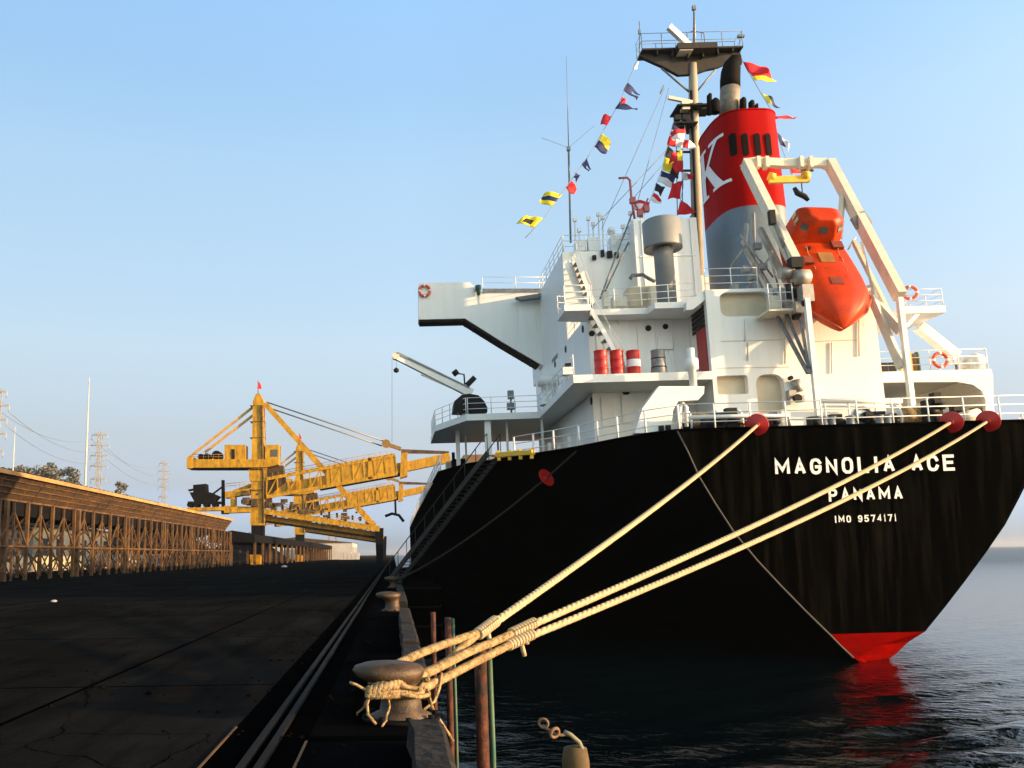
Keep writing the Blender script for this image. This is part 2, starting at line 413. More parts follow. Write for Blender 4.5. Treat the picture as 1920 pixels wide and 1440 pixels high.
gust = 0.65 + 0.35 * np.sin(wx * .05 + 1.3 * np.sin(wy * .03)) * np.sin(wy * .045 + .8)
wz = WZ + wz * gust
co = np.stack([wx, wy, wz], -1).reshape(-1, 3)
ii, jj = np.meshgrid(np.arange(NR - 1), np.arange(NC - 1), indexing='ij')
q0 = (ii * NC + jj).ravel()
fa_ = np.stack([q0, q0 + 1, q0 + NC + 1, q0 + NC], -1)
me = bpy.data.meshes.new('water')
me.vertices.add(len(co)); me.vertices.foreach_set('co', co.ravel().astype(np.float32))
me.loops.add(fa_.size); me.loops.foreach_set('vertex_index', fa_.ravel().astype(np.int32))
me.polygons.add(len(fa_)); me.polygons.foreach_set('loop_start', (np.arange(len(fa_)) * 4).astype(np.int32)); me.polygons.foreach_set('loop_total', np.full(len(fa_), 4, np.int32))
me.update(calc_edges=True); me.validate()
me.polygons.foreach_set('use_smooth', np.ones(len(fa_), bool))
me.materials.append(wm)
o = bpy.data.objects.new('water', me); COL.objects.link(o); tag(o, kind='structure')
# ================================================================== THE SHIP
ship = empty('cargo_ship', PR, 'large black hulled bulk carrier moored stern towards us with white superstructure and red funnel', 'ship', rot=(0, HEEL, 0))
def part(mb, name, m, parent=None, smooth=None, label=None):
    o = mb.build(name, m, parent=parent if parent is not None else ship, smooth=smooth)
    # vertices are kept relative to the ship's own origin
    o.data.transform(Matrix.Translation(-PR))
    if label: o['label'] = label
    return o
XC = Q(1622, 880, 34).x
ZD = Q(1270, 808, 34).z
# ---- hull
edge_px = [(1270, 808), (1292, 850), (1312, 893), (1345, 946), (1380, 998), (1424, 1050), (1470, 1098), (1517, 1145), (1565, 1191), (1588, 1214), (1612, 1236)]
E = []
for px, py in edge_px:
    p = Q(px, py, 34); E.append((XC - p.x, p.z))
ZB = E[8][1]
E += [(0.35, WZ - 0.3), (0.25, WZ - 0.5), (0.2, WZ - 0.7)]
dk = [(34, E[0][0]), (35, E[0][0] + 1.05), (36.4, E[0][0] + 1.85), (38.8, E[0][0] + 3.0), (40.2, E[0][0] + 3.9), (42.2, E[0][0] + 5.5), (45, E[0][0] + 7.5), (49, 16.2), (56, 16.2), (70, 16.2), (100, 16.2), (150, 16.0), (185, 12.5), (205, 7.5), (224, 0.3)]
def sst(a, b2, x):
    u = max(0, min(1, (x - a) / (b2 - a))); return u * u * (3 - 2 * u)
rows = []
n = len(E)
for y, d in dk:
    row = []
    for k, (bh, z) in enumerate(E):
        f = k / (n - 1)
        if k == 0: hb = d
        else:
            s = sst(34 + 1.5 * f, 50 + 34 * f, y)
            s0 = (d - E[0][0]) / (16.2 - E[0][0])
            s = s0 * (1 - f) ** 1.5 + s * (1 - (1 - f) ** 1.5) if y < 150 else 1
            hb = bh + (16.2 - bh) * s
            if y >= 150: hb = max(0.2, d * (1 - 0.35 * f * (y - 150) / 74))
        yy = y + (0.05 * (E[0][1] - z) if y == 34 else 0.05 * (E[0][1] - z) * max(0, (40 - y) / 6))
        row.append((hb, yy, z))
    rows.append(row)
hull = MB(); boot = MB()
for i in range(len(rows) - 1):
    for k in range(n - 1):
        for sgn in (-1, 1):
            q = [(XC + sgn * rows[i + a][k + c][0], rows[i + a][k + c][1], rows[i + a][k + c][2]) for a, c in ((0, 0), (0, 1), (1, 1), (1, 0))]
            if i == 0 and sgn > 0:
                for c, j_ in ((0, 0), (1, 1)):
                    kk = k + c; r_ = rows[0][kk]; q[j_] = (XC - r_[0] + 2 * r_[0] * (1 if kk < 9 else .5 if kk == 9 else .1), r_[1], r_[2])
            if k < 8: hull.add(q, [(0, 1, 2, 3)], 1)
            else: hull.add(q, [(0, 1, 2, 3)], 2 if sgn > 0 else 1)  # port boot painted black, standing in for the shade over its red
for k in range(n - 1):
    a, c = rows[0][k], rows[0][k + 1]
    sa_ = 2 * a[0] * (1 if k < 9 else .5 if k == 9 else .1); sc_ = 2 * c[0] * (1 if k + 1 < 9 else .5 if k + 1 == 9 else .1)
    hull.add([(XC - a[0], a[1], a[2]), (XC - a[0] + sa_, a[1], a[2]), (XC - c[0] + sc_, c[1], c[2]), (XC - c[0], c[1], c[2])], [(0, 1, 2, 3)], 0 if k < 8 else 2)
hull_o = part(hull, 'hull', [M['black_hull'], M['side_hull'], M['boot']], smooth=False)
dkm = MB()
for i in range(len(rows) - 1):
    a, c = rows[i][0], rows[i + 1][0]
    dkm.add([(XC - a[0] + .05, a[1] + .02, ZD - .12), (XC + a[0] - .05, a[1] + .02, ZD - .12), (XC + c[0] - .05, c[1], ZD - .12), (XC - c[0] + .05, c[1], ZD - .12)], [(0, 1, 2, 3)])
part(dkm, 'main_deck', M['deck'])
# (edge strip)
bd = MB(); bd.tube([(XC - r[0] - .01, r[1] - .02, r[2]) for r in rows[0][:11]], 0.035, 6)
part(bd, 'edge_bead', M['bead'], hull_o)
bd = MB(); bd.tube([(XC - rows[0][0][0], 34, ZD + .03), (XC + rows[0][0][0], 34, ZD + .03)], 0.06, 6)
bd.tube([(XC - r[0][0], r[0][1], ZD + .03) for r in rows[:9]], 0.06, 6)
bd.tube([(XC + r[0][0], r[0][1], ZD + .03) for r in rows[:9]], 0.06, 6)
part(bd, 'gunwale_bar', M['side_hull'], hull_o)
# ---- lettering on the transom
GL = {  # single-stroke letter paths in a unit box
 'M': [[(0, 0), (0, 1), (.5, .30), (1, 1), (1, 0)]], 'A': [[(0, 0), (.5, 1), (1, 0)], [(.2, .32), (.8, .32)]],
 'G': [[(1, .78), (.82, .95), (.6, 1), (.4, 1), (.15, .93), (0, .7), (0, .3), (.15, .07), (.4, 0), (.6, 0), (.85, .07), (1, .25), (1, .46), (.58, .46)]],
 'N': [[(0, 0), (0, 1), (1, 0), (1, 1)]], 'O': [[(.5, 1), (.3, 1), (.08, .88), (0, .7), (0, .3), (.08, .12), (.3, 0), (.7, 0), (.92, .12), (1, .3), (1, .7), (.92, .88), (.7, 1), (.5, 1)]],
 'L': [[(0, 1), (0, 0), (.95, 0)]], 'I': [[(.5, 0), (.5, 1)]], 'C': [[(1, .75), (.85, .94), (.62, 1), (.38, 1), (.12, .92), (0, .7), (0, .3), (.12, .08), (.38, 0), (.62, 0), (.85, .06), (1, .25)]],
 'E': [[(1, 1), (0, 1), (0, 0), (1, 0)], [(0, .52), (.85, .52)]], 'P': [[(0, 0), (0, 1), (.65, 1), (.92, .9), (1, .74), (.92, .56), (.65, .46), (0, .46)]],
 '9': [[(.05, .12), (.3, 0), (.65, 0), (.9, .15), (1, .4), (1, .7), (.85, .93), (.5, 1), (.15, .93), (0, .72), (.12, .5), (.5, .42), (.85, .5), (1, .66)]],
 '5': [[(.95, 1), (.1, 1), (.04, .55), (.5, .64), (.85, .55), (1, .32), (.85, .08), (.5, 0), (.15, .04), (0, .16)]], '7': [[(0, 1), (1, 1), (.4, 0)]], '4': [[(.75, 0), (.75, 1), (0, .3), (1, .3)]], '1': [[(.2, .8), (.55, 1), (.55, 0)]]}
def lettering(txt, name, pl, pr, gap, th):
    """pl = pixel of the first letter's lower left and the cap top; pr = the last letter's lower right; th = stroke in letter heights"""
    a = Q(pl[0], pl[1], 34.1); c = Q(pr[0], pr[1], 34.1); H = Q(pl[0], pl[2], 34.1).z - a.z; W = c.x - a.x; zb = (a.z + c.z) / 2
    adv = [(.30 if ch in 'I1' else .45 if ch == ' ' else .86 if ch == 'M' else .66) for ch in txt]
    tot = sum(adv) + gap * (len(txt) - 1); sc = W / tot; x = a.x
    words = []; b = MB(); t_ = th * H
    for ch, w_ in zip(txt, adv):
        if ch == ' ':
            words.append(b); b = MB()
        else:
            for si, path in enumerate(GL[ch]):
                pts = [(x + t_ / 2 + p[0] * (w_ * sc - t_), zb + t_ / 2 + p[1] * (H - t_)) for p in path]
                L_, R_ = [], []
                closed = path[0] == path[-1]
                for i in range(len(pts)):
                    p = Vector(pts[i]); d0 = d1 = None
                    if i > 0 or closed: d0 = (p - Vector(pts[i - 1 if i > 0 else -2])).normalized()
                    if i < len(pts) - 1 or closed: d1 = (Vector(pts[i + 1 if i < len(pts) - 1 else 1]) - p).normalized()
                    d0 = d0 or d1; d1 = d1 or d0
                    n0 = Vector((-d0.y, d0.x)); n1 = Vector((-d1.y, d1.x)); m = (n0 + n1).normalized(); k = t_ / 2 / max(.42, m.dot(n1))
                    e0 = d1 * (-t_ / 2) if (i == 0 and not closed) else d0 * (t_ / 2) if (i == len(pts) - 1 and not closed) else Vector((0, 0))
                    if ch in 'MAN4' and si == 0 and (i == 0 or i == len(pts) - 1): e0 = Vector((0, 0))
                    L_.append(p + m * k + e0); R_.append(p - m * k + e0)
                def pt(v, o_): return Vector((v.x, 34 + 0.05 * (ZD - v.y) - .018 - .003 * si - o_, v.y))
                for i in range(len(pts) - 1):
                    q = [L_[i], R_[i], R_[i + 1], L_[i + 1]]
                    b.add([pt(v, .012) for v in q] + [pt(v, 0) for v in q], [(0, 1, 2, 3), (0, 3, 7, 4), (1, 5, 6, 2)])
        x += (w_ + gap) * sc
    words.append(b)
    for b in words: part(b, name, M['white_clean'], hull_o)
lettering('MAGNOLIA ACE', 'name_lettering', (1453, 889, 859), (1790, 885), .26, .19)
lettering('PANAMA', 'port_lettering', (1555, 940, 916), (1694, 937), .28, .19)
lettering('IMO 9574171', 'number_lettering', (1567, 980, 967), (1683, 977), .30, .17)

# ---- superstructure
YA = 39.5
x0 = Q(1331, 650, YA).x; x1 = Q(1648, 650, YA).x
zc = Q(1400, 541, YA).z
z1 = Q(1150, 701, 39.2).z          # first deck
z2 = Q(1085, 571, 40).z            # second deck
XP = Q(1105, 650, 42).x            # port wall of the house
XS = 2 * XC - XP
zr = Q(1066, 472, 47).z            # roof beside the bridge
def pxr(pxs, y, r=0.0, top_only=False):
    a = Q(pxs[0], pxs[3], y); c = Q(pxs[2], pxs[1], y)
    return rrect(a.x, a.z, c.x, c.z, r, top_only=top_only)
niche = pxr((1352, 546, 1441, 594), YA, 0.35)
panel = pxr((1346, 703, 1401, 740), YA, 0.12)
arch = pxr((1423, 701, 1468, 778), YA, 0.45, True)
outer = [(x0, ZD - .1), (x1, ZD - .1), (x1, zc), (x0, zc)]
me = curve_mesh([outer, niche, panel, arch], 0.4)
casing = part(mesh_to_mb(me, lambda p: Vector((p.x, YA + .2 + p.z, p.y))), 'engine_casing', M['white'])
b = MB(); b.box((x0 + .003, YA + .4, ZD - .1), (x1 - .003, 58, zc - .003))
part(b, 'casing_block', M['white'], casing)
for pts, nm in ((niche, 'recess_panel'), (panel, 'recess_panel'), (arch, 'arched_doorway')):
    xs = [p[0] for p in pts]; zs = [p[1] for p in pts]
    b = MB(); b.box((min(xs) - .1, YA + .36, min(zs) - .1), (max(xs) + .1, YA + .43, max(zs) + .1))
    part(b, nm, M['tan'], casing)
# louvre window and red door on the port side of the casing
b = MB()
for i in range(5):
    zz = Q(1310, 582 + 9 * i, x=x0).z; b.box((x0 - .05, Q(1322, 600, x=x0).y, zz - .12), (x0 - .015, Q(1298, 600, x=x0).y, zz + .06))
part(b, 'louvre_window', M['black'], casing)
b = MB(); b.box((x0 - .06, Q(1322, 600, x=x0).y, z1 + .1), (x0 - .015, Q(1305, 600, x=x0).y, Q(1310, 622, x=x0).z))
part(b, 'red_door', M['darkred'], casing)
# port house
house = MB(); house.box((XP, 42, ZD - .1), (x0 - .002, 58, z2 - .3))
house = part(house, 'accommodation_block', M['white'])
b = MB(); b.box((x1 + .002, 46.5, ZD - .1), (XS - .6, 58, z2 - .3))
part(b, 'starboard_house', M['white'], house)
# decks
def slab(pts, zt, th, name, m, parent=None):
    b = MB(); b.prism([(p[0], p[1], zt - th) for p in pts], (0, 0, th)); return part(b, name, m, parent)
xd1 = Q(1075, 705, 39.2).x
xd1b = Q(1010, 755, 49.6).x
xp2 = Q(874, 770, 49.8).x
slab([(xd1, 39.2), (x0 - .05, 39.2), (x0 - .05, 49), (x0 - 2, 60), (2.9, 60), (2.9, 54), (xp2, 49.8), (xd1b, 49.6)], z1, 0.38, 'boat_deck', M['white_clean'])
xr = Q(1861, 705, 40.6).x
slab([(x1 + .05, 40.6), (xr, 40.6), (xr + 1, 49), (2 * XC - 2.9, 54), (2 * XC - 2.9, 60), (XS - 2, 60), (x1 + .05, 49)], z1 + .02, 0.25, 'boat_deck', M['white_clean'])
ptl = [(1640, 702), (1862, 701), (1863, 797), (1849, 797), (1848, 750), (1841, 733), (1824, 721), (1795, 716), (1640, 717)]
b = MB(); b.prism([Q(px, py, 40.4) for px, py in ptl], (0, .18, 0)); part(b, 'deck_portal', M['white_clean'])
b = MB(); b.box((xr - .35, 40.65, ZD), (xr - .1, 47, z1 - .25)); part(b, 'side_plate', M['white_clean'])
xd2 = Q(1058, 575, 40).x
slab([(xd2, 40), (Q(1108, 575, 40).x, 40), (Q(1112, 575, 40).x, 40.9), (Q(1225, 575, 40).x, 40.9), (Q(1228, 575, 40).x, 40), (x0 - .05, 40), (x0 - .05, 50), (XP, 50), (XP, 42.2), (xd2, 41.9)], z2, 0.30, 'bridge_deck', M['white_clean'])
b = MB(); b.prism([Q(px, py, 39.6) for px, py in ((1287, 566), (1329, 541), (1329, 556), (1300, 580), (1287, 581))], (0, .4, 0)); part(b, 'deck_gusset', M['white_clean'])
xs2a = Q(1690, 590, 45.5).x; xs2b = Q(1772, 590, 45.5).x
slab([(xs2a, 45.4), (xs2b, 45.4), (xs2b, 50), (xs2a, 50)], Q(1730, 574, 45.4).z, 0.38, 'bridge_deck', M['white_clean'])
b = MB(); b.beam(Q(1699, 612, 45.6), Q(1722, 586, 45.6), .2, .2); b.beam(Q(1722, 612, 47), Q(1792, 668, 47), .6, .5)
part(b, 'deck_bracket', M['white_clean'])
# tower, stair tower, aft block, bridge wing
tw = MB(); tw.box((XP, 52, z2 - .3), (XS, 59, zr)); tower = part(tw, 'wheelhouse', M['white'])
b = MB(); b.box((XP + .003, 47, z2), (x0 - .6, 52, zr - .005)); part(b, 'stair_tower', M['white'], tower)
zt = Q(1250, 409, 46).z
xa, xb = Q(1190, 450, 46).x, Q(1309, 450, 46).x
b = MB(); b.box((xa, 46, z2), (xb, 49.5, zt)); blk = part(b, 'vent_house', M['white'], tower)
b = MB()
b.box((Q(1203, 450, 45.95).x, 45.93, z2 + .2), (Q(1206, 450, 45.95).x, 45.99, zt - .1)); b.box((Q(1296, 450, 45.95).x, 45.93, z2 + .2), (Q(1299, 450, 45.95).x, 45.99, zt - .1))
b.box((xa + .2, 45.94, Q(1250, 480, 46).z - .03), (xb - .2, 45.99, Q(1250, 480, 46).z + .03))
part(b, 'wall_stiffener', M['white_clean'], blk)
wing = [(785, 531), (881, 529), (893, 541), (906, 549), (1050, 548), (1050, 700), (1012, 682), (940, 640), (872, 597), (785, 599)]
b = MB(); b.prism([Q(px, py, 55) for px, py in wing], (0, 1.35, 0)); wing_o = part(b, 'bridge_wing', M['white'], tower)
b = MB(); b.prism([Q(px, py, 54.9) for px, py in ((905, 541), (1030, 541), (1030, 547), (905, 548))], (0, .08, 0))
part(b, 'wing_rail_cap', M['drab'], wing_o)
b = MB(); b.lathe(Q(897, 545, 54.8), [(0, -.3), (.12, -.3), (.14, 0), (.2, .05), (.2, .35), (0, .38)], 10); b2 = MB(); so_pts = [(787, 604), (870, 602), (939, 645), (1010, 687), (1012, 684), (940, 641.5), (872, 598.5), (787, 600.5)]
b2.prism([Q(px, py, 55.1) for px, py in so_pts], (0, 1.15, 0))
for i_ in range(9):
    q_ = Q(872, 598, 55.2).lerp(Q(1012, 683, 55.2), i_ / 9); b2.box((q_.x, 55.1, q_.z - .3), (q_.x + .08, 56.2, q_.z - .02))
part(b2, 'wing_shade_soffit', mat('soffit_shade_paint', (.022, .017, .013), .8, var=.4, spec=.1), wing_o)  # dark colour and ribs added to imitate the black shade under the wing
part(b, 'side_lamp', M['pilegreen'], wing_o)
b = MB(); b.prism([Q(px, py, 54.8) for px, py in ((965, 561), (1025, 552), (1022, 560), (975, 566))], (0, -.5, 0)); part(b, 'wing_bracket', M['drab'], wing_o)
# port holes, lamps and boxes on the aft and port walls
for px, py, r in ((1216, 615, .15), (1248, 612, .14), (1174, 733, .2), (1110, 625, .15)):
    b = MB(); c = Q(px, py, 41.95); b.cyl(c, c + Vector((0, .1, 0)), r, n=14); part(b, 'porthole', M['black'], house)
for px, py in ((1092, 617), (1060, 655), (1098, 740), (1040, 683), (1108, 752), (1052, 760)):
    b = MB(); c = Q(px, py, x=XP - .03); b.cyl(c, c + Vector((.06, 0, 0)), .2, n=14); part(b, 'porthole', M['black'], house)
b = MB(); c = Q(1247, 644, 41.93); b.cbox(c, (.75, .12, .6)); part(b, 'wall_box', M['white_clean'], house)
for px0, px1, py0, py1 in ((1130, 1150, 745, 800), (1168, 1188, 740, 795), (1133, 1160, 610, 655)):
    a, c = Q(px0, py1, 41.97), Q(px1, py0, 41.97); b = MB(); b.box((a.x, 41.93, a.z), (c.x, 41.985, c.z)); part(b, 'wall_door', M['white_clean'], house)
b = MB()
for px in (1118, 1162, 1196, 1230, 1262):
    c = Q(px, 640, 41.96); b.box((c.x, 41.94, z1), (c.x + .06, 41.99, z2 - .3))
part(b, 'wall_stiffener', M['white_clean'], house)
for i in range(2):
    a = Q(1642 + i * 16, 698, 41.0); c = Q(1655 + i * 16, 658, 41.0)
    a = Q(1653 + i * 15, 698, 46.4)
    b = MB(); b.box((a.x, 46.4, z1 + .3), (a.x + .40, 46.46, z1 + 1.7)); part(b, 'side_window', M['black'], house)
# railings
def railing(pts, h=1.05, nr=3, sp=1.4, r=0.022, name='railing', m=None, parent=None, rp=None):
    b = MB(); pts = [Vector(p) for p in pts]
    for i in range(nr):
        dz = Vector((0, 0, h * (i + 1) / nr)); b.tube([p + dz for p in pts], r * .85, 5)
    for i in range(len(pts) - 1):
        a, c = pts[i], pts[i + 1]; k = max(1, int(round((c - a).length / sp)))
        for j in range(k + (1 if i == len(pts) - 2 else 0)):
            p = a.lerp(c, j / k); b.tube([p, p + Vector((0, 0, h))], rp or r * 1.25, 5)
    return part(b, name, m or M['white_clean'], parent)
YE = [(XC - r[0][0] + .12, r[0][1] + .12, ZD) for r in rows]
xt0, xt1 = XC - rows[0][0][0] + .15, XC + rows[0][0][0] - .15
railing([(xt0, 34.15, ZD), (xt1, 34.15, ZD)], 1.1, 3, 1.5, .026)
railing(YE[7:12], 1.05, 3, 2.5, .03)
railing(YE[:6], 1.05, 3, 1.3, .026, rp=.05)
railing([(2 * XC - p[0], p[1], p[2]) for p in YE[:7]], 1.05)
railing([(xd1 + .05, 39.3, z1), (xd1b + .05, 49.5, z1)], 1.0)
railing([(xp2, 49.9, z1), (2.95, 54, z1), (2.95, 59, z1)], 1.0, 3, 1.2)
railing([(xd1b, 49.7, z1), (xp2 + .1, 49.9, z1)], 1.0, 3, 1.2)
railing([(x1 + .3, 40.7, z1), (xr - .1, 40.7, z1), (xr + .8, 48, z1)], 1.05)
railing([(Q(1112, 575, 40).x, 41, z2), (x0 - .2, 40.2, z2)], 1.0)
railing([(XP + .05, 46.9, z2), (XP + .05, 42.1, z2), (xd2 + .05, 41.8, z2), (xd2 + .05, 40.1, z2), (Q(1108, 575, 40).x, 40.1, z2)], 1.0)
railing([(xs2a + .3, 45.5, Q(1730, 574, 45.4).z), (xs2b - .05, 45.5, Q(1730, 574, 45.4).z), (xs2b - .05, 49.8, Q(1730, 574, 45.4).z)], 1.0)
railing([(XP + .05, 47.05, zr), (XP + .05, 55, zr)], 1.0, 3, 1.3)
railing([(XP + .1, 47.05, zr), (xa, 47.05, zr)], 1.0)
railing([Q(905, 541, 55.3), Q(1030, 541, 55.3)], .8, 2, 2.0)
railing([(x0 + .1, 39.7, zc), (Q(1425, 540, YA).x, 39.7, zc)], 1.1)
# white breakwater housing with a small mushroom vent by the port quarter
hs = [(1236, 724), (1321, 724), (1318, 741), (1308, 750), (1270, 752), (1250, 762), (1216, 770), (1207, 772), (1196, 805), (1192, 800), (1200, 768)]
b = MB(); b.prism([Q(px, py, 37.6) for px, py in ((1236, 724), (1321, 724), (1320, 738), (1309, 750), (1272, 752), (1262, 770), (1258, 812), (1190, 812), (1205, 765))], (0, .5, 0))
bw = part(b, 'breakwater_plate', M['white_clean'])
b = MB(); c = Q(1300, 724, 38); b.lathe(c, [(0, 0), (.17, 0), (.17, .75), (.3, .8), (.3, 1.25), (.17, 1.3), (.17, 1.75), (0, 1.8)], 14); part(b, 'mushroom_vent', M['white_clean'], bw)
b = MB()
for px in (1235, 1248):
    a = Q(px, 800, 37.55); b.box((a.x, 37.5, ZD), (a.x + .22, 37.62, ZD + .75))
part(b, 'plate_opening', M['black'], bw)
# large grey mushroom ventilator
c = Q(1251, 567, 41.5); c.z = z2
hb = Q(1251, 468, 41.5).z - z2; ht = Q(1251, 414, 41.5).z - z2
b = MB(); b.lathe(c, [(0, 0), (.48, 0), (.48, hb + .3)], 28); b.lathe(c, [(.45, hb + .12), (.90, hb + .05), (.95, hb), (.95, hb + .12), (.94, ht - .08), (.85, ht), (0, ht + .05)], 32); b.lathe(c, [(.5, .1), (.56, .1), (.56, .2), (.5, .2)], 28)
part(b, 'ventilator', M['grey'])
# pillars below the port platform
b_specs = [(857, 54, .24), (872, 56, .12), (914, 50.2, .36), (950, 51, .13), (1016, 50, .14), (932, 57, .12)]
for px, y, wd in b_specs:
    c = Q(px, 800, y); b = MB(); b.box((c.x - wd / 2, y - wd / 2, ZD - .1), (c.x + wd / 2, y + wd / 2, z1 - .38)); part(b, 'deck_pillar', M['white'])
b = MB()
for px, y in ((968, 51), (990, 50), (1030, 47), (1048, 45.5), (1068, 44), (1085, 43.2)):
    c = Q(px, 830, y); b.box((c.x - .09, y - .06, ZD - .1), (c.x + .09, y + .06, ZD + random.uniform(.9, 1.5)))
part(b, 'deck_stanchion', M['white_clean'])
# port stair from second deck to first deck
def stair(a, c, wd, name, n=9):
    b = MB()
    for dy in (0, wd):
        b.beam(a + Vector((0, dy, 0)), c + Vector((0, dy, 0)), .06, .22)
        up = Vector((0, 0, .95))
        b.tube([a + Vector((0, dy, 0)) + up, c + Vector((0, dy, 0)) + up], .02, 5)
        for f in (0.05, .5, .95):
            p = a.lerp(c, f) + Vector((0, dy, 0)); b.tube([p, p + up], .02, 5)
    s = part(b, name, M['white_clean'])
    b = MB()
    for i in range(n):
        p = a.lerp(c, (i + .6) / n); b.box((p.x - .13, p.y + .04, p.z - .13), (p.x + .13, p.y + wd - .04, p.z - .09))
    part(b, 'stair_tread', M['drab'], s)
stair(Q(1108, 580, 40.6), Vector((Q(1180, 680, 40.6).x, 40.6, z1)), .75, 'stair')
stair(Q(1080, 482, 46.2), Q(1112, 570, 46.2), .7, 'stair', 8)
# fittings on the second deck and monkey island
def boxes(lst, name, m, y, dep=.5, parent=None):
    for px0, py0, px1, py1 in lst:
        a, c = Q(px0, py1, y), Q(px1, py0, y); b = MB(); b.box((a.x, y, a.z), (c.x, y + dep, c.z)); part(b, name, m, parent)
boxes([(1133, 545, 1141, 574), (1222, 535, 1230, 575), (1150, 556, 1175, 574)], 'deck_locker', M['cream'], 43.5)
boxes([(1182, 536, 1218, 574)], 'machinery_cover', M['tan'], 44, 1.2)
b = MB(); pts = [Q(px, py, 43.8) for px, py in ((1182, 523), (1185, 517), (1205, 515), (1216, 522), (1228, 528))]; b.tube(pts, .1, 8); part(b, 'deck_pipe', M['drab'])
boxes([(1140, 470, 1148, 482), (1128, 468, 1133, 480), (1154, 472, 1160, 482), (1112, 478, 1118, 486)], 'signal_lamp', M['black'], 46.8, .3, tower)
boxes([(1148, 440, 1186, 470), (1082, 450, 1100, 470), (1104, 445, 1125, 470)], 'roof_locker', M['white_clean'], 49.5, .8, tower)
b = MB()
for px, top, y in ((1078, 412, 50), (1086, 432, 49.5), (1103, 410, 50), (1112, 420, 51), (1122, 402, 50), (1130, 408, 49.8), (1146, 430, 49), (1168, 425, 48.8), (1182, 400, 48.5)):
    c = Q(px, 470, y); c.z = zr; tp = Q(px, top, y); b.tube([c, tp], .045, 6); b.cbox(tp, (.22, .22, .22))
part(b, 'roof_antenna', M['white_clean'], tower)
b = MB(); c = Q(1146, 434, 50); b.lathe(c, [(0, -.25), (.2, -.18), (.26, 0), (.2, .18), (0, .26)], 12); part(b, 'satellite_dome', M['white_clean'], tower)
# whip antenna on the port bridge roof and tall pole
b = MB(); c = Q(1070, 455, 50); b.tube([c, Q(1066, 275, 50)], .06, 6); b.tube([Q(1066, 275, 50), Q(1062, 105, 50)], [.03, .012], 5)
b.tube([Q(1066, 277, 50), Q(1015, 258, 50)], .011, 4); b.tube([Q(1066, 277, 50), Q(1115, 235, 50)], .011, 4); b.cbox(Q(1066, 279, 50), (.2, .2, .25))
part(b, 'whip_antenna', M['wire'], tower)
# red stores davit on the vent house roof
b = MB(); b.tube([Q(px, py, 48) for px, py in ((1160, 334), (1176, 333), (1181, 338), (1184, 372), (1190, 410))], .07, 8)
for px, py in ((1186, 376), (1212, 392), (1200, 400)):
    b.cbox(Q(px, py, 48), (.3, .3, .35))
b.tube([Q(1186, 374, 48), Q(1205, 408, 48)], .05, 6); b.tube([Q(1215, 372, 48), Q(1200, 408, 48)], .05, 6)
part(b, 'stores_davit', mat('faded_red_paint', (0.42, 0.10, 0.10), .6), blk)

# pipes and seams on the aft wall of the casing
for px, p0, p1, m_ in ((1472, 596, 682, 'cream'), (1611, 590, 668, 'cream'), (1402, 642, 676, 'tan'), (1398, 598, 640, 'white_clean'), (1560, 642, 700, 'white_clean')):
    b = MB(); b.tube([Q(px, p0, YA - .06), Q(px, p1, YA - .06)], .035, 6); part(b, 'wall_pipe', M[m_], casing)
for pa, pb in (((1352, 640), (1468, 637)), ((1530, 640), (1606, 637)), ((1345, 690), (1480, 688))):
    b = MB(); b.beam(Q(*pa, YA - .01), Q(*pb, YA - .01), .03, .03); part(b, 'wall_seam', M['tan'], casing)
# hatch coaming forward of the house
b = MB(); b.box((6, 66, ZD - .1), (31.7, 84, ZD + 2.1)); b.box((5.7, 65.8, ZD + 2.1), (32, 84.2, ZD + 2.9)); part(b, 'hatch_coaming', mat('weathered_hatch_paint', (.30, .19, .11), .8, var=.4, scale=.6))
b = MB()
rn_ = random.Random(5)
for k_ in range(26):
    y_ = 60 + k_ * 4.2; xx_ = XC - 16.2 + rn_.uniform(.6, 2.2) + max(0, y_ - 150) * .1; h_ = rn_.uniform(.7, 2.4)
    b.box((xx_, y_, ZD - .12), (xx_ + rn_.uniform(.4, 1.2), y_ + rn_.uniform(.6, 2.5), ZD + h_))
    if k_ % 3 == 0: b.cyl((xx_ + .3, y_ + 2.8, ZD - .1), (xx_ + .3, y_ + 2.8, ZD + h_ + .8), .12, n=8)
part(b, 'deck_fitting', M['coal'])
b = MB(); b.box((4.0, 61, ZD - .1), (5.2, 62, ZD + 1.9)); b.box((7.2, 61.5, ZD - .1), (8.1, 62.5, ZD + 1.4)); part(b, 'deck_house', M['cream'])
# ---- funnel
fxl, fxr = Q(1304, 330, 49.2).x, Q(1451, 270, 46.6).x
fc = Vector(((fxl + fxr) / 2, 47.25, 0)); fa, fb, fn_ = (fxr - fxl) / 2, 2.5, 3.2
def fpt(a, z, k=1.0):
    c, s = math.cos(a), math.sin(a)
    return Vector((fc.x + fa * k * math.copysign(abs(c) ** (2 / fn_), c), fc.y + fb * k * math.copysign(abs(s) ** (2 / fn_), s), z))
def fside(y, k=1.0):
    return fc.x - fa * k * (1 - min(1, abs((y - fc.y) / (fb * k))) ** fn_) ** (1 / fn_)
def faft(x, k=1.0):
    return fc.y - fb * k * (1 - min(1, abs((x - fc.x) / (fa * k))) ** fn_) ** (1 / fn_)
zf0 = zc; zfm = Q(1400, 388, 45).z; zft = Q(1400, 207, 45).z
def fring(z0_, z1_, k0=1.0, k1=1.0, n=64):
    b = MB(); v = []
    for z, k in ((z0_, k0), (z1_, k1)):
        v += [fpt(2 * math.pi * i / n, z, k) for i in range(n)]
    b.add(v, [(i, (i + 1) % n, n + (i + 1) % n, n + i) for i in range(n)], 0, True); return b
KT = 0.96
fo = part(fring(zf0, zfm, 1.0, 1.0), 'funnel', M['funnel_grey'])
b = fring(zfm, zft, 1.0, KT); n = 64
top = fring(zft - .02, zft, KT - .03, KT - .03)
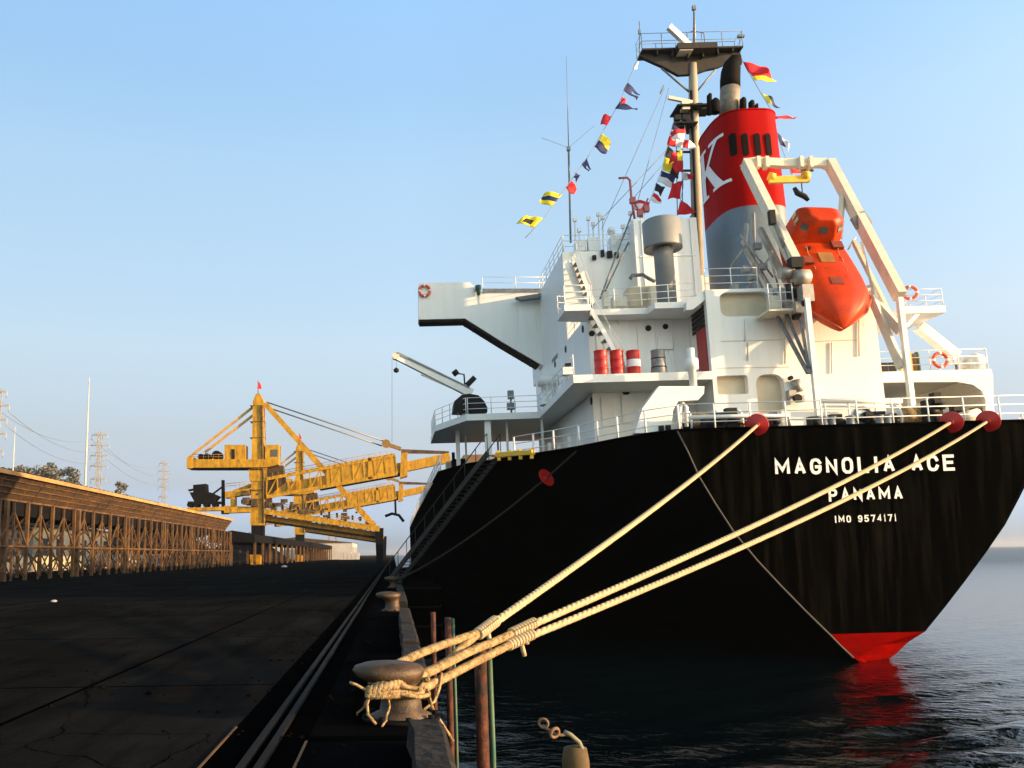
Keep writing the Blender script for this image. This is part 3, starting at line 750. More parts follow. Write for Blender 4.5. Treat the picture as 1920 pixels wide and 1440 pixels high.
b.add([fpt(2 * math.pi * i / n, zft - .05, KT - .01) for i in range(n)], [tuple(range(n))], 1)
part(b, 'red_band', [M['funnel_red'], M['soot']], fo)
b = MB(); b.tube([fpt(2 * math.pi * i / 64, zft, KT) for i in range(65)], .05, 6, cap=False); part(b, 'funnel_rim', M['funnel_red'], fo)
for i, px in enumerate((1374.5, 1397.5, 1420.5, 1441)):
    y = 45.0
    for it in range(3): a = Q(px, 272, y); y = faft(a.x, .985)
    zt_, zb_ = Q(px, 250, y).z, Q(px, 292, y).z
    b = MB(); wd = .16
    prof = rrect(a.x - wd, zb_, a.x + wd, zt_, wd * .98, 4)
    b.add([(p[0], faft(p[0], .985) - .035, p[1]) for p in prof] + [(p[0], faft(p[0], .985) + .2, p[1]) for p in prof], [tuple(range(len(prof)))] + [(k, (k + 1) % len(prof), len(prof) + (k + 1) % len(prof), len(prof) + k) for k in range(len(prof))])
    part(b, 'funnel_slot', M['soot'], fo)
# white serif K on the port face
xf = fc.x - fa
def kq(px, py):
    p = Q(px, py, x=xf); return (p.y, p.z)
yk1 = max(Q(1353, 320, x=xf).y, fc.y - fb * .90); yk0 = fc.y + fb * .58
zk0 = Q(1330, 371, x=xf).z; zk1 = Q(1330, 270, x=xf).z
b = MB()
kdep = .04
def kstrip(p, q, w0, w1):
    global kdep
    kdep += .004
    _kstrip(p, q, w0, w1)
def _kstrip(p, q, w0, w1):                  # p, q in unit square, w = width along the horizontal
    ns = 10
    for i in range(ns):
        f0, f1 = i / ns, (i + 1) / ns
        qd = []
        for f, sg in ((f0, -1), (f0, 1), (f1, 1), (f1, -1)):
            wv = w0 + (w1 - w0) * f
            u = p[0] + (q[0] - p[0]) * f + sg * wv / 2; v = p[1] + (q[1] - p[1]) * f
            y = yk0 + (yk1 - yk0) * u; z = zk0 + (zk1 - zk0) * v
            qd.append((y, z))
        nc = 6
        def kp(u_, w_):
            y = (qd[0][0] * (1 - u_) + qd[1][0] * u_) * (1 - w_) + (qd[3][0] * (1 - u_) + qd[2][0] * u_) * w_
            z = (qd[0][1] * (1 - u_) + qd[1][1] * u_) * (1 - w_) + (qd[3][1] * (1 - u_) + qd[2][1] * u_) * w_
            return Vector((fside(y, KT + (1 - KT) * (zft - z) / (zft - zfm)) - kdep, y, z))
        for k_ in range(nc):
            b.add([kp(k_ / nc, 0), kp((k_ + 1) / nc, 0), kp((k_ + 1) / nc, 1), kp(k_ / nc, 1)], [(0, 1, 2, 3)])
kstrip((.2, 0.0), (.2, 1), .19, .19)
kstrip((.2, .0), (.2, .06), .42, .40); kstrip((.2, .94), (.2, 1), .40, .42)
kstrip((.25, .42), (.80, .96), .13, .13)
kstrip((.76, .94), (.76, 1), .46, .46)
kstrip((.40, .58), (.84, .02), .25, .25)
kstrip((.84, 0), (.84, .06), .46, .44)
part(b, 'funnel_emblem', mat('white_emblem_paint', (.78, .78, .78), .5, var=.05), fo)
# exhaust pipes
b = MB(); yx = 47.2
b.tube([Q(px, py, yx) for px, py in ((1366, 222), (1368, 190), (1369, 166))], .56, 16)
part(b, 'exhaust_pipe', mat('stained_exhaust_steel', (.22, .18, .14), .6, .2, var=.35, scale=2, col2=(.05, .04, .03), thr=(.5, .75)), fo)
b = MB(); pp = [Q(px, py, yx) for px, py in ((1369, 166), (1369, 150), (1370, 135), (1373, 123), (1379, 114))]
pp.append(pp[-1] + Vector((.3, -.1, .02)))
b.tube(pp, [.57, .57, .55, .5, .42, .3], 16); part(b, 'exhaust_outlet', M['soot'], fo)
for px, py0, py1, r in ((1330, 215, 180, .15), (1341, 212, 190, .26), (1393, 208, 188, .2), (1409, 208, 193, .18), (1418, 210, 199, .12)):
    b = MB(); b.tube([Q(px, py0, 46.6), Q(px, py1, 46.6), Q(px + 2, py1 - 4, 46.6)], [r, r, r * .6], 12); part(b, 'exhaust_pipe', M['soot'], fo)
# ---- radar mast
YM = 53.4
def qm(px, py, dy=0): return Q(px, py, YM + dy)
mb_ = MB(); mb_.tube([Vector((qm(1299, 400).x, YM, zr - .1)), qm(1300, 200), qm(1299, 120)], [.36, .32, .26], 14); mast = part(mb_, 'radar_mast', M['mastpaint'])
pf = [(1200, 99), (1388, 99), (1388, 107), (1345, 126), (1325, 130), (1303, 138), (1272, 140), (1245, 125), (1200, 105)]
b = MB()
b.prism([qm(px, py, -.15) for px, py in pf], (0, .3, 0))
a, c = qm(1200, 101), qm(1388, 101); b.box((a.x, YM - .55, a.z - .05), (c.x, YM + .75, a.z + .06)); m1_ = qm(1262, 100); m2_ = qm(1335, 100); b.box((m1_.x, YM - 1.0, a.z - .3), (m2_.x, YM + 1.0, a.z + .1))
for f in (.15, .3, .45, .6, .75, .9):
    x = a.x + (c.x - a.x) * f; b.box((x - .04, YM - .5, a.z - .75 + abs(f - .5) * 1.2), (x + .04, YM + .7, a.z - .05))
plat = part(b, 'mast_platform', mat('weathered_mast_paint', (.02, .017, .014), .8, var=.5, scale=1.2, col2=(.10, .08, .05), thr=(.6, .8)), mast)
za = a.z + .06
railing([(a.x, YM - .5, za), (c.x, YM - .5, za), (c.x, YM + .7, za), (a.x, YM + .7, za), (a.x, YM - .5, za)], 1.1, 2, 1.3, .022, 'mast_railing', M['drab'], mast)
b = MB(); b.tube([qm(1240, 128), qm(1292, 172)], .07, 6); b.tube([qm(1342, 130), qm(1306, 172)], .07, 6); b.tube([qm(1303, 139), qm(1332, 104)], .06, 6); part(b, 'platform_strut', M['drab'], mast)
b = MB(); b.tube([qm(1302, 100), qm(1302, 40), qm(1301, 12)], [.12, .09, .05], 8); b.cbox(qm(1301, 15), (.22, .22, .3)); b.tube([qm(1290, 96), qm(1288, 62), qm(1300, 58), qm(1320, 62), qm(1323, 96)], .035, 6); part(b, 'mast_pole', M['drab'], mast)
b = MB(); b.beam(qm(1254, 50, -.8), qm(1300, 93, -.2), .28, .42); rs = part(b, 'radar_scanner', M['white_clean'], mast)
b = MB(); b.cbox(qm(1283, 94, -.5), (.9, .8, .5)); part(b, 'scanner_base', M['cream'], rs)
b = MB(); b.tube([qm(1199, 100), qm(1199, 40)], .03, 5); b.cbox(qm(1199, 60), (.15, .15, .3)); b.tube([qm(1388, 100), qm(1387, 72)], .03, 5); b.cbox(qm(1389, 68), (.45, .2, .16)); part(b, 'platform_lamp', M['drab'], mast)
b = MB(); b.beam(qm(1253, 183, -.5), qm(1298, 192, -.5), .2, .22); b.cbox(qm(1284, 200, -.5), (.5, .5, .6)); part(b, 'radar_scanner', M['cream'], mast)
b = MB(); a = qm(1262, 208); c = qm(1330, 208); b.box((a.x, YM - .9, a.z - .1), (c.x, YM + .7, a.z)); a = qm(1262, 241); c = qm(1300, 241); b.box((a.x, YM - .9, a.z - .08), (c.x, YM + .7, a.z))
for px, py in ((1270, 222), (1284, 222), (1277, 234), (1290, 230), (1268, 235), (1310, 200), (1318, 203)): b.cbox(qm(px, py, -.5), (.38, .4, .34))
for py in (285, 320): b.beam(qm(1268, py), qm(1298, py), .12, .12)
b.tube([qm(1268, 250), qm(1270, 400)], .03, 5); b.tube([qm(1278, 250), qm(1280, 400)], .03, 5)
part(b, 'mast_lamp', M['black'], mast)
b = MB(); b.tube([Vector((qm(1299, 400).x - .12, YM - .33, zr)), qm(1296, 170, -.33)], .1, 6); part(b, 'cable_tray', M['black'], mast)
b = MB(); b.tube([qm(1300, 400), Q(1283, 425, 49)], .06, 5); part(b, 'mast_stay', M['black'], mast)
for p, q in (((1246, 165, 0), (1128, 430, -5)), ((1254, 165, 0), (1195, 380, -5)), ((1270, 260, 0), (1110, 430, -4)), ((1284, 262, 0), (1180, 380, -4))):
    b = MB(); b.tube([qm(*p), qm(*q)], .022, 4); part(b, 'stay_wire', M['wire'], mast)
b = MB(); b.beam(qm(1244, 160), qm(1238, 175), .09, .09); part(b, 'stay_turnbuckle', M['drab'], mast)
for p, q in (((1185, 400, 48), (1125, 560, 43)), ((1178, 455, 47), (1135, 545, 43.4))):
    b = MB(); b.tube([Q(*p), Q(*q)], .05, 5); part(b, 'stay_wire', M['drab'], mast)
# ---- free-fall lifeboat davit
b = MB()
XL = Q(1515, 640, 37.2).x; XR = Q(1690, 640, 37.2).x
pL0, pL1 = Q(1398, 306, 43.2), Q(1492, 496, 38.4)
pR0, pR1 = Q(1556, 306, 43.2), Q(1688, 556, 38.0)
b.beam(pL0, pL1, .38, .62, mi=0); b.beam(pR0, pR1, .38, .62)
dav = part(b, 'lifeboat_davit', M['cream'])
b = MB()
arc = [Q(px, py, 43.2) for px, py in ((1395, 313), (1402, 306), (1420, 304), (1470, 307), (1520, 306), (1545, 306), (1556, 312), (1563, 322))]
for p, q in zip(arc[:-1], arc[1:]): b.beam(p, q + (q - p) * .05, .4, .42)
part(b, 'crossbeam', M['cream'], dav)
for px, y in ((1420, 43.0), (1436, 43.0), (1500, 43.0), (1518, 43.0)):
    b = MB(); b.cbox(Q(px, 306, y), (.18, .5, .6)); part(b, 'beam_collar', M['cream'], dav)
# posts and braces under the beams
for px0, px1, y, nm in ((1512, 1519, 37.3, 'davit_post'), (1686, 1692, 37.3, 'davit_post')):
    b = MB(); t_ = Q(px0, 558 if px0 > 1600 else 560, y); bt = Vector((t_.x, y, ZD - .1)); b.box((t_.x - .11, y - .12, ZD - .1), (t_.x + .11, y + .12, t_.z)); part(b, nm, M['white_clean'], dav)
b = MB(); b.beam(Q(1634, 556, 38.4), Q(1690, 690, 37.5), .25, .32); b.beam(Q(1640, 566, 38.6), Q(1690, 622, 37.5), .25, .4); part(b, 'davit_brace', M['cream'], dav)
b = MB(); b.beam(Q(1458, 594, 38.9), Q(1515, 700, 37.3), .12, .14); b.beam(Q(1475, 590, 38.6), Q(1518, 690, 37.3), .10, .12); b.beam(Q(1495, 560, 38.4), Q(1518, 700, 37.3), .12, .14); part(b, 'davit_brace', M['drab'], dav)
b = MB(); b.beam(Q(1600, 452, 41), Q(1668, 590, 38.8), .16, .2); b.beam(Q(1615, 455, 41), Q(1640, 560, 39), .1, .12); b.beam(Q(1580, 360, 42), Q(1574, 446, 41), .22, .25); b.beam(Q(1604, 445, 41.4), Q(1590, 468, 41), .06, .06); part(b, 'slide_rail', M['cream'], dav)
b = MB(); b.beam(Q(1425, 430, 41), Q(1490, 560, 38.8), .2, .3); b.beam(Q(1392, 452, 41.5), Q(1480, 600, 38.6), .12, .16); b.beam(Q(1400, 420, 42), Q(1396, 470, 41.6), .16, .2); b.beam(Q(1412, 400, 42), Q(1415, 520, 41), .16, .16); part(b, 'slide_rail', M['steel'], dav)
# cylinders, winch and plumbing at the port side of the davit
b = MB(); b.cyl(Q(1447, 398, 40), Q(1473, 462, 39), .16, n=12); b.cyl(Q(1472, 462, 39), Q(1484, 494, 38.6), .09, n=10); part(b, 'hydraulic_ram', M['steel'], dav)
b = MB(); b.cbox(Q(1491, 494, 38), (.55, .5, .5)); b.cbox(Q(1447, 408, 39.6), (.26, .3, .7)); part(b, 'winch_motor', M['black'], dav)
b = MB(); c = Q(1502, 520, 38); b.cyl(c + Vector((-.35, 0, 0)), c + Vector((.35, 0, 0)), .36, n=18); c = Q(1474, 512, 38.2); b.cyl(c + Vector((-.3, 0, 0)), c + Vector((.3, 0, 0)), .28, n=16)
b.cbox(Q(1510, 552, 37.8), (.5, .6, .8)); b.cbox(Q(1496, 578, 38), (.4, .5, .5)); part(b, 'davit_winch', M['steel'], dav)
b = MB(); c = Q(1511, 568, 37.3); b.cyl(c, c + Vector((0, .1, 0)), .17, n=14); b.cbox(Q(1483, 545, 38.2), (.35, .3, .7)); b.cbox(Q(1493, 590, 38.2), (.3, .3, .45)); part(b, 'winch_drum', M['black'], dav)
b = MB(); a = Q(1428, 590, 38.8); c = Q(1476, 583, 38.8); b.box((a.x, 38.0, a.z - .05), (c.x, 39.4, a.z + .05)); b.cbox(Q(1452, 568, 38.8), (.5, .4, .6)); emb = part(b, 'embarkation_platform', M['cream'], dav)
railing([(a.x + .05, 38.05, a.z), (c.x - .05, 38.05, a.z), (c.x - .05, 39.3, a.z)], 1.25, 3, .6, .024, 'platform_railing', M['white_clean'], dav)
b = MB()
for px0, py0, px1, py1, y in ((1388, 440, 1450, 520, 40.5), (1395, 470, 1430, 540, 40), (1402, 540, 1445, 480, 40), (1370, 500, 1402, 455, 40.8), (1440, 470, 1462, 545, 39.2)):
    b.tube([Q(px0, py0, y), Q(px1, py1, y)], .05, 6)
part(b, 'hydraulic_pipe', M['steel'], dav)
b = MB()
for px, py, y in ((1376, 540, 39.8), (1398, 505, 40.2), (1420, 462, 40.5), (1430, 500, 40), (1410, 520, 40)): b.cbox(Q(px, py, y), (.35, .3, .3))
part(b, 'rope_block', M['drab'], dav)
b = MB(); a, c = Q(1441, 330, 42.8), Q(1516, 330, 42.8)
b.box((a.x, 42.7, Q(1470, 343, 42.8).z), (c.x, 42.9, Q(1470, 331, 42.8).z)); b.cyl(a, a + Vector((.3, 0, -.1)), .22, n=10); b.cyl(c + Vector((-.3, 0, 0)), c, .26, n=10); part(b, 'lifting_beam', M['yellow2'], dav)
b = MB(); b.tube([Q(px, py, 42.4) for px, py in ((1489, 352), (1495, 362), (1508, 368), (1516, 376))], [.1, .15, .15, .09], 8); b.tube([Q(1503, 343, 42.6), Q(1505, 368, 42.4)], .03, 5); part(b, 'fall_hook', M['black'], dav)
b = MB(); b.prism([Q(px, py, 40.6) for px, py in ((1598, 408), (1620, 394), (1636, 416), (1630, 430), (1610, 428))], (0, .25, 0)); part(b, 'flood_lamp', M['grey'], dav)
b = MB(); b.cyl(Q(1492, 712, 39.3), Q(1498, 735, 39.3), .2, n=12); b.cbox(Q(1484, 740, 39.3), (.35, .3, .4)); b.cbox(Q(1500, 748, 39.2), (.3, .3, .3)); part(b, 'hose_fitting', M['steel'])
b = MB(); c = Q(1497, 746, 38.9); b.cyl(c, c + Vector((0, .2, 0)), .19, n=12); c = Q(1484, 708, 39.2); b.cyl(c, c + Vector((0, .2, 0)), .1, n=12); part(b, 'hose_valve', M['black'])

# ---- poop deck mooring gear
def winch(c, L, r, name='mooring_winch'):
    b = MB(); b.cyl(c + Vector((-L / 2, 0, .75)), c + Vector((L / 2, 0, .75)), r * .55, n=18)
    b.box((c.x - L / 2 - .35, c.y - .4, ZD - .12), (c.x - L / 2 - .1, c.y + .4, c.z + .95)); b.box((c.x + L / 2 + .1, c.y - .4, ZD - .12), (c.x + L / 2 + .35, c.y + .4, c.z + .95))
    w_ = part(b, name, M['cream'])
    b = MB()
    for sx in (-1, 0.1, 1):
        b.cyl(c + Vector((sx * L / 2 - .04, 0, .75)), c + Vector((sx * L / 2 + .04, 0, .75)), r, n=22)
    part(b, 'drum_flange', M['white_clean'], w_)
    b = MB(); b.cyl(c + Vector((-L / 2 + .1, 0, .75)), c + Vector((0, 0, .75)), r * .8, n=18); part(b, 'wound_rope', M['rope2'], w_)
    return w_
zdk = ZD - .1
winch(Vector((Q(1335, 790, 36.8).x, 36.8, zdk)), 2.2, .62); winch(Vector((Q(1720, 790, 36.8).x, 36.8, zdk)), 2.0, .62)
b = MB(); c = Q(1618, 780, 36.3); b.cyl(c, c + Vector((0, .25, 0)), .42, n=24); b.box((c.x - .3, 36.3, zdk), (c.x + .3, 37.3, c.z)); ws = part(b, 'capstan_side', M['white_clean'])
b = MB(); b.torus(c + Vector((0, -.03, 0)), .36, .07, (0, 1, 0), 24, 8); b.cyl(c + Vector((0, -.08, 0)), c, .12, n=12); part(b, 'flange_ring', M['drab'], ws)
b = MB()
for px in (1595, 1560, 1545, 1650, 1665):
    c = Q(px, 795, 35.4); b.cyl((c.x, 35.4, zdk), (c.x, 35.4, ZD + .55), .15, n=14); b.cyl((c.x, 35.4, ZD + .55), (c.x, 35.4, ZD + .62), .19, n=14)
part(b, 'mooring_bitts', M['drab'])
b = MB()
for px, y, h, wd in ((1300, 38, 1.0, .5), (1360, 38.2, 1.1, .9), (1395, 38.0, .9, .5), (1420, 37.6, .8, .4), (1665, 39, 1.1, .8), (1740, 38.8, 1.4, .7), (1762, 38, 1.0, .4)):
    c = Q(px, 790, y); b.box((c.x - wd / 2, y, zdk), (c.x + wd / 2, y + .5, ZD + h))
for px, y, h, wd in ((1284, 36.5, .55, .3), (1330, 35.6, .5, .5), (1352, 35.5, .6, .3), (1374, 35.7, .75, .45), (1410, 35.5, .5, .35), (1452, 35.9, .85, .3), (1528, 36.2, .7, .4), (1570, 37.2, .9, .5), (1632, 36.0, .8, .3), (1652, 37.4, 1.0, .5), (1676, 36.0, .7, .3), (1748, 35.6, .8, .4), (1764, 35.5, 1.0, .3), (1800, 36, .7, .35), (1838, 36, .6, .35)):
    c = Q(px, 790, y); h *= 1.55 if (px < 1425 or px > 1690) else 1.1
    b.box((c.x - wd / 2, y, zdk), (c.x + wd / 2, y + .35, ZD + h)); b.cyl((c.x - wd / 2, y - .1, ZD + h * .6), (c.x + wd / 2, y - .1, ZD + h * .6), .16, n=10)
part(b, 'deck_machinery', M['black'])
b = MB()
for px, y, h, wd in ((1308, 36.2, .55, .28), (1340, 36, .7, .2), (1386, 36.2, .6, .3), (1555, 36.6, .6, .3), (1756, 36.4, .9, .25), (1780, 36.2, .5, .4), (1848, 36.6, .7, .3)):
    c = Q(px, 790, y); b.cyl((c.x, y, zdk), (c.x, y, ZD + h), wd * .55, n=12); b.cyl((c.x, y, ZD + h * .8), (c.x, y, ZD + h * .92), wd * .8, n=12)
part(b, 'rope_reel', mat('rusty_brown_gear', (.16, .07, .035), .8, var=.5, scale=3))
b = MB()
for px, y, h, wd in ((1318, 37.2, .9, .25), (1382, 37.2, .8, .25), (1475, 37.5, 1.3, .4), (1540, 38, 1.0, .35), (1705, 37, 1.0, .35), (1735, 36.6, .9, .3), (1775, 37.2, 1.1, .3), (1805, 39, 1.2, .9)):
    c = Q(px, 790, y); b.box((c.x - wd / 2, y, zdk), (c.x + wd / 2, y + .4, ZD + h))
part(b, 'deck_locker', M['cream'])
# stern pipe rail with goosenecks
b = MB(); y = 34.9
b.tube([Q(px, py, y) for px, py in ((1274, 800), (1275, 764), (1281, 757), (1287, 764), (1287, 800))], .09, 8)
b.tube([Q(1287, 783, y), Q(1400, 780, y), Q(1478, 780, y), Q(1482, 800, y)], .09, 8)
part(b, 'stern_pipe', M['white_clean'])
b = MB(); b.tube([Q(1540, 752, 38.6), Q(1690, 752, 38.6)], .12, 8); b.tube([Q(1540, 762, 38.6), Q(1690, 762, 38.6)], .05, 6)
for px in (1545, 1590, 1640, 1685):
    c = Q(px, 752, 38.6); b.tube([c, (c.x, c.y, zdk)], .05, 6)
part(b, 'stern_pipe', M['white_clean'])
b = MB(); c = Q(1822, 785, 35.4); b.cyl(c + Vector((-.6, 0, 0)), c + Vector((.3, 0, .2)), .24, n=14); part(b, 'rope_roller', M['cream'])
b = MB()
for px, ln in ((1418, 1), (1783, 1), (1851, 1)):
    c = Q(px, 800, 34.3); b.torus((c.x, 34.2, c.z + .05), .36, .12, (0, 1, 0), 20, 8)
part(b, 'panama_chock', M['darkred'])

# ---- stores crane on the port platform
b = MB(); c = Q(873, 765, 51); c.z = z1
tp = Q(873, 728, 51); b.lathe((c.x, 51, z1), [(.35, 0), (.35, .15), (.2, .2), (.17, tp.z - z1), (0, tp.z - z1 + .02)], 12); cr = part(b, 'stores_crane', M['white_clean'])
b = MB(); b.beam(Q(884, 738, 51), Q(740, 668, 50), .34, .52, w1=.26, h1=.32); b.beam(Q(880, 742, 51), Q(790, 702, 50.4), .1, .1); jib = part(b, 'crane_jib', M['white_clean'], cr)
b = MB(); b.beam(Q(880, 727, 50.8), Q(745, 661, 49.8), .06, .1); part(b, 'jib_pipe', M['drab'], jib)
b = MB(); c2 = Q(742, 668, 50); b.cyl(c2 + Vector((0, -.2, 0)), c2 + Vector((0, .2, 0)), .22, n=14); part(b, 'jib_sheave', M['cream'], jib)
b = MB(); b.tube([Q(735, 672, 50), Q(735, 830, 50)], .012, 4); b.tube([Q(743, 676, 50), Q(743, 692, 50)], .012, 4); b.lathe(Q(743, 694, 50), [(0, -.18), (.15, -.1), (.17, .05), (0, .18)], 10); part(b, 'hoist_wire', M['black'], jib)
b = MB(); b.beam(Q(876, 722, 51), Q(890, 708, 51), .35, .3); b.cyl(Q(850, 702, 51), Q(858, 696, 51), .18, n=10); b.tube([Q(872, 728, 51), Q(870, 702, 51), Q(856, 700, 51)], .05, 6); part(b, 'crane_lamp', M['black'], jib)
b = MB()
a = Q(858, 764, 50.6); c = Q(915, 764, 50.6)
prof = [(850, 770), (852, 752), (866, 740), (880, 738), (897, 741), (908, 752), (914, 764), (914, 772)]
b.prism([Q(px, py, 50.2) for px, py in prof], (0, 1.6, 0)); part(b, 'winch_cover', M['black'])
b = MB(); c = Q(958, 752, 50.4); c.z = z1; b.tube([c, c + Vector((0, 0, 1.1))], .06, 8); b.cbox(c + Vector((0, 0, 1.2)), (.35, .3, .5)); b.cbox(c + Vector((0, 0, .5)), (.5, .3, .4)); part(b, 'deck_lamp', M['drab'])
b = MB(); c = Q(1027, 700, 48); c.z = z1 + .1
b.lathe(c, [(.55, 0), (.55, .2), (.42, .35), (.42, 1.1), (.62, 1.15), (.62, 1.7), (0, 1.75)], 18); part(b, 'deck_ventilator', M['white'])
boxes([(1056, 688, 1075, 702)], 'winch_box', M['white_clean'], 39.6, .5)
b = MB(); b.cbox(Q(1065, 684, 39.8), (.25, .25, .12)); part(b, 'box_lid', M['black'])
# yellow ladder winch frame at the deck edge
b = MB(); a = Q(932, 853, 42.4); c = Q(1000, 848, 40.6); b.beam(a, c, .25, .22)
for f in (.05, .35, .65, .95):
    p = a.lerp(c, f); b.box((p.x - .08, p.y - .08, p.z - .3), (p.x + .08, p.y + .08, p.z + .2))
part(b, 'ladder_winch_frame', M['yellow2'])
# accommodation ladder down to the quay
b = MB(); a = Vector((XC - 14.4, 42.6, ZD + .1)); a = Q(922, 858, 42.6); e = Vector((0.1, 52.0, .45))
dv = (e - a).normalized(); sd_ = dv.cross(Vector((0, 0, 1))).normalized() * .4
for s_ in (-1, 1):
    b.beam(a + sd_ * s_, e + sd_ * s_, .08, .3); b.tube([a + sd_ * s_ + Vector((0, 0, 1)), e + sd_ * s_ + Vector((0, 0, 1))], .03, 5)
    for i in range(11):
        p = a.lerp(e, i / 10) + sd_ * s_; b.tube([p, p + Vector((0, 0, 1))], .022, 5)
for i in range(34):
    p = a.lerp(e, (i + .5) / 34); b.beam(p - sd_, p + sd_, .22, .04)
b.data_done = True
gw = b.build('accommodation_ladder', [mat('dull_ladder_paint', (.010, .008, .004), .7, var=.4, scale=1.5)], origin=e)
tag(gw, 'long dark boarding ladder sloping from the port quarter down to the quay', 'gangway')

# ================================================================== THINGS ON THE SHIP
def on_ship(mb, name, m, base, label, cat, group=None):
    o = mb.build(name, m, origin=base)
    o.location = SW(base); o.rotation_euler = (0, HEEL, 0)
    return tag(o, label, cat, group)
def thing_ship(name, base, label, cat, group=None):
    return empty(name, SW(base), label, cat, group, rot=(0, HEEL, 0))
def sub(mb, name, m, root, base, smooth=None):
    o = mb.build(name, m, parent=root, smooth=smooth); o.data.transform(Matrix.Translation(-Vector(base))); return o
# oil drums on the boat deck
drums = [(1128, 'plain red oil drum, leftmost of the row on the ship side deck'), (1158, 'plain red oil drum between another plain one and the white banded one'), (1189, 'red oil drum with a broad white band round its middle')]
for i, (px, lb) in enumerate(drums):
    c = Q(px, 699, 39.95); c.z = z1; h = Q(px, 658, 39.95).z - z1
    root = thing_ship('oil_drum', c, lb, 'oil drum', 'red oil drums on the boat deck')
    b = MB(); r0 = .315
    prof = [(0, 0), (r0, 0), (r0 + .012, .02), (r0, .04)]
    for k in (1 / 3, 2 / 3): prof += [(r0, h * k - .03), (r0 + .02, h * k), (r0, h * k + .03)]
    prof += [(r0, h - .04), (r0 + .012, h - .02), (r0, h), (r0 - .03, h - .01), (0, h - .01)]
    b.lathe(c, prof, 24); sub(b, 'drum_shell', M['red'], root, c)
    b = MB(); b.lathe(c + Vector((.1, 0, h)), [(0, .02), (.04, .02), (.04, -.02)], 8); sub(b, 'drum_cap', M['drab'], root, c)
    if i == 2:
        b = MB(); b.lathe(c, [(r0 + .004, h * .36), (r0 + .006, h * .365), (r0 + .006, h * .635), (r0 + .004, h * .64)], 24); sub(b, 'white_band', M['f_white'], root, c)
c = Q(1236, 697, 39.95); c.z = z1; h = Q(1236, 657, 39.95).z - z1
root = thing_ship('waste_drum', c, 'dark grey flared drum standing right of the red oil drums', 'drum')
b = MB(); b.lathe(c, [(0, 0), (.4, 0), (.41, .05), (.34, h * .4), (.32, h * .9), (.34, h), (.30, h), (0, h - .04)], 22); sub(b, 'drum_shell', M['drab'], root, c)
b = MB(); b.lathe(c, [(.37, h * .3), (.375, h * .32), (.365, h * .34)], 22); b.lathe(c, [(.34, h * .65), (.35, h * .67), (.34, h * .69)], 22); sub(b, 'drum_hoop', M['black'], root, c)
# lifebuoys
def lifebuoy(c, ax, label, r=.30):
    root = thing_ship('lifebuoy', c, label, 'lifebuoy', 'orange lifebuoys on the ship')
    b = MB(); b.torus(c, r, .085, ax, 28, 10); sub(b, 'ring', mat('lifebuoy_orange', (.62, .09, .03), .6) if 'lifebuoy_orange' not in bpy.data.materials else bpy.data.materials['lifebuoy_orange'], root, c)
    a = Vector(ax).normalized(); u = a.orthogonal().normalized(); v = a.cross(u)
    b = MB()
    for k in range(4):
        t0 = math.pi / 4 + k * math.pi / 2
        pts = [c + (u * math.cos(t0 + d) + v * math.sin(t0 + d)) * r for d in (-.16, -.05, .05, .16)]
        b.tube(pts, .092, 10)
    sub(b, 'reflective_band', M['f_white'], root, c)
lifebuoy(Q(796, 545, 54.85), (0, 1, 0), 'orange lifebuoy hung at the tip of the port bridge wing', .36)
lifebuoy(Q(1763, 675, 40.55), (0, 1, 0), 'orange lifebuoy on the starboard boat deck railing beside the white canister', .34)
lifebuoy(Q(1706, 549, 45.3), (.3, 1, 0), 'orange lifebuoy at the right of the davit on the upper starboard railing', .34)
# liferaft canister, locker
c = Q(1826, 696, 41.6); c.z = z1 + .02
root = thing_ship('liferaft_canister', c, 'round white liferaft canister at the right end of the boat deck', 'liferaft')
b = MB(); y_ = 41.3; cc = Vector((c.x, 41.6, z1 + .55)); b.lathe(cc, [(0, -.55), (.32, -.52), (.42, -.3), (.44, 0), (.42, .3), (.32, .52), (0, .55)], 20, axis='y'); sub(b, 'shell', M['white_clean'], root, c)
b = MB(); b.box((c.x - .4, 41.3, z1 + .02), (c.x - .25, 41.9, z1 + .3)); b.box((c.x + .25, 41.3, z1 + .02), (c.x + .4, 41.9, z1 + .3)); sub(b, 'cradle', M['cream'], root, c)
c = Q(1794, 696, 41.6); c.z = z1 + .02
root = thing_ship('searchlight', c, 'small white searchlight on a stand left of the liferaft canister', 'searchlight')
b = MB(); b.tube([c, c + Vector((0, 0, .5))], .06, 8); sub(b, 'stand', M['drab'], root, c)
b = MB(); b.lathe(c + Vector((0, 0, .68)), [(0, .25), (.2, .22), (.26, -.1), (.26, -.22), (.2, -.2), (0, -.15)], 16, axis='y'); sub(b, 'lamp_head', M['white_clean'], root, c)
c = Q(1709, 696, 41.2); c.z = z1 + .02
root = thing_ship('equipment_locker', c, 'yellow and brown upright locker behind the right davit post', 'locker')
b = MB(); b.box((c.x - .28, 41.2, c.z), (c.x + .1, 41.7, c.z + 1.05)); sub(b, 'cabinet', M['yellow2'], root, c)
b = MB(); b.box((c.x + .105, 41.2, c.z), (c.x + .35, 41.7, c.z + 1.0)); sub(b, 'side_box', M['rust'], root, c)
c = Q(1722, 696, 41.4); c.z = z1 + .02
b = MB(); b.lathe(c, [(0, 0), (.13, 0), (.13, 1.0), (.08, 1.1), (0, 1.12)], 12); on_ship(b, 'gas_cylinder', M['pilegreen'], c, 'slim dark green gas cylinder right of the yellow locker', 'gas cylinder')

